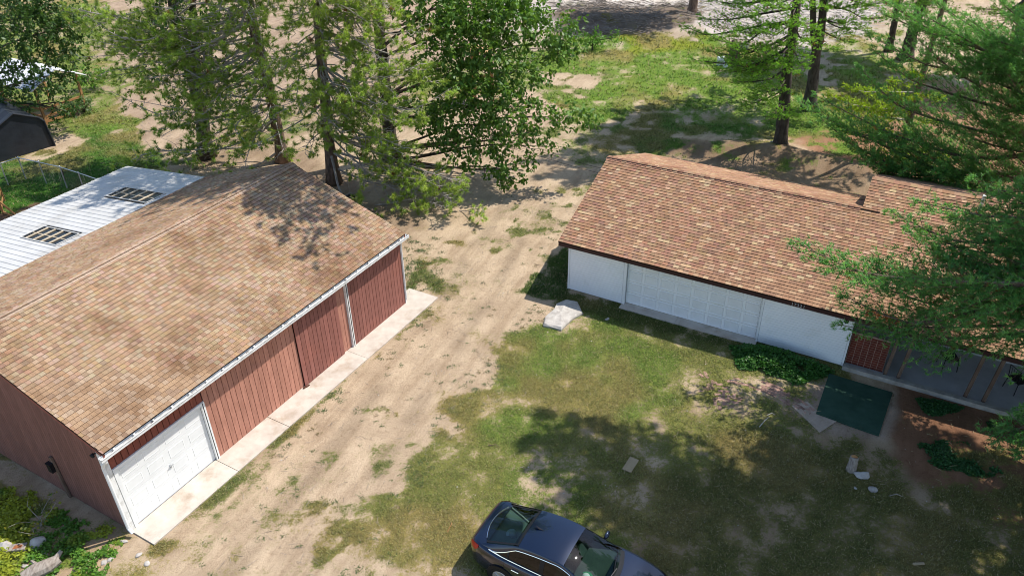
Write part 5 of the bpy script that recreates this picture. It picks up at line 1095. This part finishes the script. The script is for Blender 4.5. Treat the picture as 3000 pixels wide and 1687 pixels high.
tipsG = px_tips([(200, 80, 38.4), (260, 20, 38.6), (320, 0, 38), (400, 20, 37.4), (480, 0, 36.8), (550, -20, 36.4), (640, -10, 35.6), (450, 90, 36.8), (540, 100, 36), (600, 70, 35.8), (690, 20, 35), (230, 100, 38.2), (300, 425, 36), (340, 400, 36), (360, 330, 36.4), (410, 340, 36), (420, 280, 36), (380, 370, 36), (560, 300, 35.6), (600, 240, 35.6), (540, 200, 36), (500, 130, 36.4), (420, 180, 37), (350, 230, 37.2), (260, 190, 38), (240, 120, 38.2), (280, 70, 38.4), (350, 60, 38), (220, 40, 38.6), (440, 40, 37), (550, 30, 36), (600, 10, 36), (640, 40, 35.6), (700, 180, 35.6), (640, 330, 35.4), (570, 340, 36), (300, 150, 37.6), (330, 110, 37.6), (600, 130, 36), (480, 330, 36), (480, 240, 36), (530, 260, 35.8), (660, 380, 35.2), (400, 110, 37.2), (180, 20, 39), (320, 250, 37), (690, 400, 35), (460, 400, 35.8), (640, 250, 35.4), (500, 60, 36.5), (370, 200, 37), (680, 300, 35.4), (610, 290, 35.4), (280, 230, 37.6)])+ring_tips(TE[0][0], TE[0][1], 3., 11.5, 3., 2.4, 26, RR, PI*1.05, PI*1.95)
pine('leaning sparse pine with long bare grey limbs reaching left over the tent yard', TE[0], TE, [.29, .27, .26, .25, .23, .21, .17, .12, .06], dense(tipsG[::2], 1)+tipsG[1::2], 'jack', 8, YG, extra=ring_tips(TE[-1][0], TE[-1][1], 13.5, 19, 3., 1.2, 7, RR), rise=.9, n=44, nl=.215, nw=.023, sp=.85, dens=1.1)

# --- broadleaf trees
def leafquads(pos, dirs, size, seed, cols, wid=.42, fold=.0):
    R = np.random.RandomState(seed); m = len(pos); d = dirs/(np.linalg.norm(dirs, axis=1)[:, None]+1e-9)
    s = np.cross(d, R.normal(0, 1, d.shape)+np.array([0, 0, 1.2])); s /= np.linalg.norm(s, axis=1)[:, None]+1e-9
    nrm = np.cross(s, d); L = (size*R.uniform(.65, 1.2, m))[:, None]
    a = pos; tip = pos+d*L-nrm*L*.12; l = pos+d*L*.55+s*L*wid; r = pos+d*L*.55-s*L*wid
    V = np.stack([a, l, tip, r], 1).reshape(-1, 3); k = R.rand(m, 1); c = np.array(cols[0])*(1-k)+np.array(cols[1])*k; c = c*R.uniform(.7, 1.3, (m, 1)); return V, np.repeat(c, 4, 0)
def leaf_clusters(blobs, per_m3, R, shell=.55):
    C = []
    for x, y, z, r in blobs:
        n = int(per_m3*4.19*r**3*.8)+6
        q = R.normal(0, 1, (n, 3)); q /= np.linalg.norm(q, axis=1)[:, None]; rr = r*R.uniform(shell, 1.05, n)**.7; P = q*rr[:, None]*np.array([1, 1, .8])
        P = P*(1+.34*np.sin(3*q[:, :1]*2+x)+.28*np.sin(5*q[:, 1:2]+y)+.18*np.sin(6*q[:, 2:3]+3*x)); C.append(np.c_[P+np.array([x, y, z]), q])
    return np.concatenate(C)
def broadleaf(label, base, tpts, trad, blobs, seed, cols, lsize=.17, per=9., nleaf=7, name='oak_tree', cat='tree', limbs=True, droop=.45, also=(), bark=BARKO, wid=.28):
    R = np.random.RandomState(seed); tb, P = trunk_mb(tpts, trad, seed=seed); tbs = [tb]
    for pts, rad in also: q, _ = trunk_mb(pts, rad, seed=seed+1, flare=False); tbs.append(q)
    C = leaf_clusters(blobs, per, R); wood = MB()
    if limbs:
        for bi, (x, y, z, r) in enumerate(blobs):
            if bi % 2: continue
            tip = np.array([x, y, z]); hd = np.hypot(*(tip[:2]-P[0][:2])); s = near_on(P, z-.25*hd-.3); Q = wiggle(s, tip, 8, .06, R, -.03); wood.tube(Q, list(np.linspace(.02+.009*hd, .010, 8)), 5, cap=False)
            for k in range(9):
                q = R.normal(0, 1, 3); q /= np.linalg.norm(q); e = tip+q*r*np.array([1, 1, .8])*R.uniform(.7, 1.); j = R.randint(4, 8); W2 = wiggle(Q[j], e, 5, .08, R, 0); wood.tube(W2, list(np.linspace(.016, .004, 5)), 3, cap=False)
    n = nleaf; pos = np.repeat(C[:, :3], n, 0)+R.normal(0, lsize*.35, (len(C)*n, 3)); d = np.repeat(C[:, 3:], n, 0)*.5+R.normal(0, .65, (len(pos), 3)); d[:, 2] -= droop
    V, c = leafquads(pos, d, lsize, seed, cols, wid)
    if name is None: return V, c
    return tree(name, label, cat, base, tbs, wood, BARKO, V, c, LEAF, bark, k=4)
def pxblobs(l): return [(*at(x, y, Y), r) for x, y, Y, r in l]
OAK = ((.06,.15,.024),(.16,.27,.045)); DK = ((.032,.08,.018),(.07,.135,.026)); BR = ((.08,.20,.02),(.13,.27,.03))
TO = [at(988, 400, 38.1), at(975, 290, 38.1), at(965, 180, 38.1), at(955, 80, 38.1), at(950, -40, 38.1)]; TO[0][2] = 0
ob = pxblobs([(1130, 50, 36, 1.5), (1200, 40, 36, 1.5), (1290, 50, 36.5, 1.4), (1370, 80, 37, 1.3), (1420, 110, 37.4, 1.), (1440, 60, 38, .9), (1120, 120, 35.6, 1.3), (1200, 130, 35.4, 1.4), (1280, 140, 35.6, 1.2), (1180, 200, 35, 1.3), (1260, 220, 35, 1.2), (1120, 230, 35.4, 1.2), (1320, 200, 35.4, 1.), (1390, 150, 36.6, .8), (1405, 135, 36.6, .7), (1070, 80, 36.4, 1.2), (1060, 170, 36.4, 1.),
    (1130, 300, 34.8, 1.1), (1210, 300, 34.5, 1.2), (1290, 290, 34.5, 1.1), (1350, 270, 34.6, .9), (1100, 360, 34.6, .7), (1150, 370, 34.3, .9), (1180, 420, 34, .5), (1240, 370, 34, 1.), (1300, 350, 34, 1.), (1350, 330, 34.2, .8), (1270, 420, 33.7, .7), (1330, 400, 33.8, .6), (1275, 455, 33.5, .45), (1255, 445, 33.6, .4), (1390, 300, 34.5, .8), (1440, 295, 34.6, .7), (1490, 300, 34.6, .55), (1380, 370, 34.2, .5), (1150, 0, 36, 1.4), (1260, 0, 36.4, 1.3), (1050, 20, 37, 1.2), (1340, 10, 37, 1.2), (1070, 300, 35.5, .9), (1020, 250, 37, 1.0), (1310, 440, 33.6, .4), (1230, 260, 34.6, 1.)])
ob += [(-3.6, 37.5, 13.4, 2.2), (-6.5, 38.5, 14.5, 2.4), (-1.5, 37.5, 12.6, 2.0), (-5, 36.5, 12.6, 1.8)]
broadleaf('big dark leaved oak hanging over the dirt drive between barn and garage', TO[0], TO, [.36, .32, .29, .26, .2], [(x_, y_, z_, r_*(.62+.5*((i_*7) % 5)/5)) for i_, (x_, y_, z_, r_) in enumerate(ob)], 41, OAK, .23, 23., 7)
TP = [at(520, 396, 38.8), at(508, 300, 38.8), at(490, 215, 38.8), at(462, 130, 38.8), at(440, 50, 38.8), at(425, -60, 38.8)]; TP[0][2] = 0
pb = pxblobs([(450, 20, 38, 1.), (520, 60, 38.6, .9), (560, 110, 38.6, .7), (420, 90, 38.4, .9), (480, 150, 38, .7), (540, 170, 38.6, .7), (400, 190, 38.6, .6), (440, 240, 38, .6), (510, 240, 38.2, .6), (360, 210, 39, .7), (500, 310, 38, .5), (570, 30, 39, .9), (380, 30, 39, 1.), (440, 270, 38.4, .5)])
broadleaf('dark forked oak trunk standing behind the white lean-to roof', TP[0], TP, [.38, .33, .30, .27, .22, .18], pb+[(-18, 38.5, 13.5, 1.8), (-15.5, 39, 14.2, 1.8)], 42, DK, .2, 11., 7, also=[([at(498, 240, 38.8), at(492, 150, 39), at(482, 60, 39.2), at(492, -30, 39.3)], [.22, .19, .16, .12])])
gq_ = gz(-90, 300)
qb = pxblobs([(30, 40, 43, 1.8), (100, 60, 43.4, 1.6), (160, 30, 44, 1.4), (40, 130, 42.6, 1.6), (110, 150, 43, 1.4), (170, 110, 43.6, 1.2), (20, 200, 42.4, 1.2), (60, 210, 42.2, .9), (110, 220, 42, .8), (150, 205, 42.4, .8), (180, 190, 43, .7), (140, 270, 41.6, .6), (170, 260, 42, .6), (130, 300, 41.4, .4), (185, 285, 42, .4), (190, 160, 43.4, .8), (200, 60, 44.4, 1.), (70, -10, 43.6, 1.8), (10, 260, 42, .8), (60, 270, 41.8, .5)])
broadleaf('shady broadleaf tree filling the top left corner over the play shelter', gq_, [(gq_[0], gq_[1], 0), (gq_[0]+.6, gq_[1]-.5, 3), (gq_[0]+1.5, gq_[1]-1.2, 7), (gq_[0]+2, gq_[1]-1.5, 11)], [.3, .26, .2, .1], qb, 43, DK, .21, 12., 7)
# shrubs
for k, (px, r, col_, lab, hgt) in enumerate([((1490, 128), 1.15, BR, 'bright green round bush in the far grass beyond the oak', .9), ((215, 282), 1.1, ((.10, .17, .06), (.16, .22, .09)), 'pale green spreading bush right of the play shelter', .6), ((238, 225), 1.2, BR, 'bright green tall bush behind the play shelter', 1.1), ((10, 270), 1.0, BR, 'light green bush left of the black tent at the picture edge', .8)]):
    g = gz(*px); R = np.random.RandomState(70+k)
    bl = [(g[0]+R.normal(0, r*.4), g[1]+R.normal(0, r*.3), r*hgt*.55+R.uniform(-.2, .4)*r*hgt, r*R.uniform(.4, .6)) for _ in range(7)]
    broadleaf(lab, g, [(g[0], g[1], 0), (g[0], g[1], r*.4), (g[0]+.1, g[1], r*.8)], [.05, .04, .02], bl, 70+k, col_, .15, 26., 6, 'bush', 'bush', droop=.1)
# ivy bed by the garage, weeds by the barn, small ground plants
def ground_leaves(name, polys, n, h, size, cols, seed, thr=0., edge=.15, nl=1, label=None):
    R = np.random.RandomState(seed); VV = []; CC = []
    for poly in polys:
        P = spoly(poly); x0, y0 = P.min(0); x1, y1 = P.max(0); X = R.uniform(x0, x1, n); Y = R.uniform(y0, y1, n); d = sdist(P, X, Y)+(fbm(X, Y, .6, seed)-.5)*edge*2.4
        k = (d < 0) & ~blocked(X, Y) & (fbm(X, Y, .5, seed+3) > thr); X, Y, d = X[k], Y[k], d[k]
        hh = h*np.clip(-d/(edge*2), .15, 1)*(.5+fbm(X, Y, .4, seed+7)); Z = hz(X, Y)+hh*R.uniform(.25, 1.05, len(X))+.01
        th = R.uniform(0, 2*PI, len(X)); dr = np.stack([np.cos(th), np.sin(th), R.uniform(-.35, .35, len(X))], -1); V, c = leafquads(np.stack([X, Y, Z], -1), dr, size, seed, cols, .45)
        if len(cols) > 2:
            kk = np.repeat(sstep(.42, .6, fbm(X, Y, 1.1, seed+11))[:, None], 4, 0); c = c*(1-kk)+kk*np.array(cols[2])*RS.uniform(.7, 1.3, (len(c)//4, 1)).repeat(4, 0)
        VV.append(V); CC.append(c)
    V = np.concatenate(VV); c = np.concatenate(CC); o = npart(name, np_mesh(name, V, np.arange(len(V)).reshape(-1, 4), LEAF, c), None, 'stuff'); return o
ground_leaves('ivy', [[(1850, 880), (1905, 868), (1990, 893), (2100, 932), (2108, 945), (2040, 955), (2000, 968), (1940, 945), (1855, 925)]], 20000, .38, .085, ((.035, .12, .02), (.075, .19, .035)), 81, thr=.3, edge=.26)
ground_leaves('weeds', [[(-60, 1290), (90, 1300), (230, 1330), (300, 1390), (230, 1470), (-60, 1500)], [(-60, 1215), (60, 1240), (180, 1290), (320, 1345), (300, 1375), (100, 1320), (-60, 1290)]], 17000, .13, .075, ((.065, .17, .022), (.14, .27, .035), (.33, .36, .035)), 82, thr=.43, edge=.24)
ground_leaves('ground_cover', [[(2305, 1005), (2400, 1000), (2440, 1030), (2340, 1045)], [(2300, 1110), (2420, 1110), (2520, 1190), (2440, 1200), (2330, 1160)], [(2480, 1060), (2540, 1080), (2500, 1085)]], 6000, .13, .07, ((.03, .10, .03), (.055, .14, .04)), 83, thr=.47, edge=.3)
# a spindly shrub in the weeds
g = gz(105, 1322); R = np.random.RandomState(5); wd_ = MB(); tp = []
for k in range(7):
    e = np.array([R.normal(0, .35), R.normal(0, .35), R.uniform(.3, .8)]); Q = wiggle((0, 0, 0), e, 5, .1, R); wd_.tube(Q, list(np.linspace(.012, .004, 5)), 4)
    for u in range(12): tp.append(Q[2]+(Q[4]-Q[2])*R.rand()+R.normal(0, .07, 3))
t = thing('shrub', 'spindly shrub with yellowing leaves among the weeds beside the barn', 'shrub', (*g[:2], 0)); part('stems', wd_, BARKG, t)
V, c = leafquads(np.array(tp), R.normal(0, 1, (len(tp), 3)), .10, 9, ((.12, .2, .05), (.30, .24, .03))); npart('foliage', np_mesh('foliage', V, np.arange(len(V)).reshape(-1, 4), LEAF, c), t)

# ------------------------------------------------------------------ litter: sticks, twigs, brush piles
def sticks(name, n, fn, L, r, m, seed, hmax=.04):
    R = np.random.RandomState(seed); b = MB()
    for k in range(n):
        p = fn(R)
        if p is None: continue
        a = R.uniform(0, 2*PI); l = L*R.uniform(.4, 1.3); z = float(hz(np.array(p[0]), np.array(p[1]))); d = np.array([math.cos(a), math.sin(a), R.uniform(-.05, .25)]); p0 = np.array([p[0], p[1], z+.01+R.uniform(0, hmax)])
        b.tube([p0, p0+d*l*.5+R.normal(0, .04*l, 3), p0+d*l], [r, r*.8, r*.4], 3, 0, tuple(np.ones(3)*R.uniform(.6, 1.2)), cap=False)
    return structure(name, b, m, 'stuff')
def inpoly(px):
    P = spoly(px); lo_ = P.min(0); hi_ = P.max(0)
    def f(R):
        for _ in range(20):
            p = R.uniform(lo_, hi_)
            if sdist(P, np.array(p[0]), np.array(p[1])) < 0 and not blocked(np.array(p[0]), np.array(p[1])): return p
    return f
sticks('twigs', 260, inpoly([(430, 1440), (1000, 800), (1300, 500), (1480, 480), (1320, 800), (900, 1449)]), .28, .006, WOODG, 1)
sticks('needle_litter', 500, inpoly([(1100, 1449), (1400, 800), (2000, 950), (2570, 1080), (2570, 1449)]), .16, .006, mat('straw_litter', (.42, .34, .2), rough=.95), 2)
sticks('wood_chips', 1500, inpoly([(1700, 0), (2260, -10), (2170, 95), (1950, 110), (1770, 62)]), .9, .03, mat('bleached_sticks', (.62, .57, .52), (.45, .4, .36), rough=.95), 3, .3)
sticks('brush_pile', 900, inpoly([(1390, 0), (1740, 15), (1745, 60), (1600, 95), (1430, 85)]), 1.1, .025, mat('grey_brush', (.30, .25, .21), (.18, .15, .12), rough=.95), 4, .35)
sticks('leaf_litter', 1500, inpoly([(200, 0), (1400, 0), (1400, 250), (1000, 330), (560, 420), (250, 300)]), .4, .014, WOODG, 5)
def stick(label, p, q, r=.02, m=WOODG):
    a = gz(*p); c_ = gz(*q); b = MB(); mid = (a+c_)/2+np.array([.04, .05, .05]); b.tube([np.array([0, 0, .03]), mid-a+[0, 0, .02], c_-a+[0, 0, .03]], [r, r*.85, r*.5], 5); return single('fallen_branch', b, m, label, 'branch', loc=(a[0], a[1], 0))
stick('bleached fallen branch on rusty needles behind the house roof', (2135, 338), (2175, 345), .05, ROCK)
stick('pale forked stick on the shaded lawn left of the turf mat', (1910, 1075), (1935, 1050), .015, ROCK); stick('short pale stick on the shaded lawn above the forked stick', (1930, 1046), (1948, 1044), .013, ROCK)
stick('thin dry stick on the lawn just left of the car', (1125, 1340), (1137, 1315), .013, WOOD); stick('straight pale stick on the lawn right of the grey stone', (2235, 1249), (2270, 1250), .015, WOODG)
stick('dry stick in the grass by the ivy bed', (1836, 957), (1873, 967), .015, WOODG); stick('short stick at the edge of the dirt drive beside the lawn', (1228, 1122), (1258, 1127), .014, WOODD)
# gravel bits
R = np.random.RandomState(12); V = []; Fq = []
f1 = inpoly([(400, 1440), (1090, 770), (1300, 520), (1480, 480), (1380, 800), (1900, 900), (2500, 1120), (2570, 1449)])
for k in range(130):
    p = f1(R)
    if p is None: continue
    r = R.uniform(.010, .03); z = float(hz(np.array(p[0]), np.array(p[1]))); o = len(V); V += [(p[0]+r*d_[0]*R.uniform(.6, 1.2), p[1]+r*d_[1]*R.uniform(.6, 1.2), z+r*.6*d_[2]+r*.3) for d_ in ((1, 0, 0), (0, 1, 0), (-1, 0, 0), (0, -1, 0), (0, 0, 1))]; Fq += [[o, o+1, o+4], [o+1, o+2, o+4], [o+2, o+3, o+4], [o+3, o, o+4]]
npart('gravel', np_mesh('gravel', V, Fq, ROCK), None, 'stuff')

# ------------------------------------------------------------------ hanging and overhead things
g = gz(881, 496, .55); rope_top = at(866, 372, 34.2)
sw = thing('rope_swing', 'black seat swing hanging on a long rope behind the barn roof', 'swing', (g[0], g[1], 0))
b = MB(); b.tube([rope_top-[g[0], g[1], 0], np.array([-.02, .02, 1.6]), np.array([0, 0, .72])], .016, 5); part('rope', b, WOODG, sw)
b = MB(); b.lathe([(.06, .70), (.22, .60), (.24, .45), (.2, .38), (.05, .36)], 12); part('seat', b, BLACK, sw)
mast = HM @ Vector((12.89, 5.08, 4.6)); e1 = at(962, 215, 38.0)
for k, dz in enumerate((0, -.13)):
    p0 = np.array(mast)+[0, 0, dz]; p1 = e1+[0, 0, dz]; t = np.linspace(0, 1, 30)[:, None]; P = p0*(1-t)+p1*t; P[:, 2] -= (1.9+.12*k)*4*(t[:, 0]*(1-t[:, 0])); b = MB(); b.tube(P, .009, 4)
    single('power_cable', b, BLACK, ('upper', 'lower')[k]+' black power cable sagging above the garage roof towards the oak', 'cable', 'overhead cables')
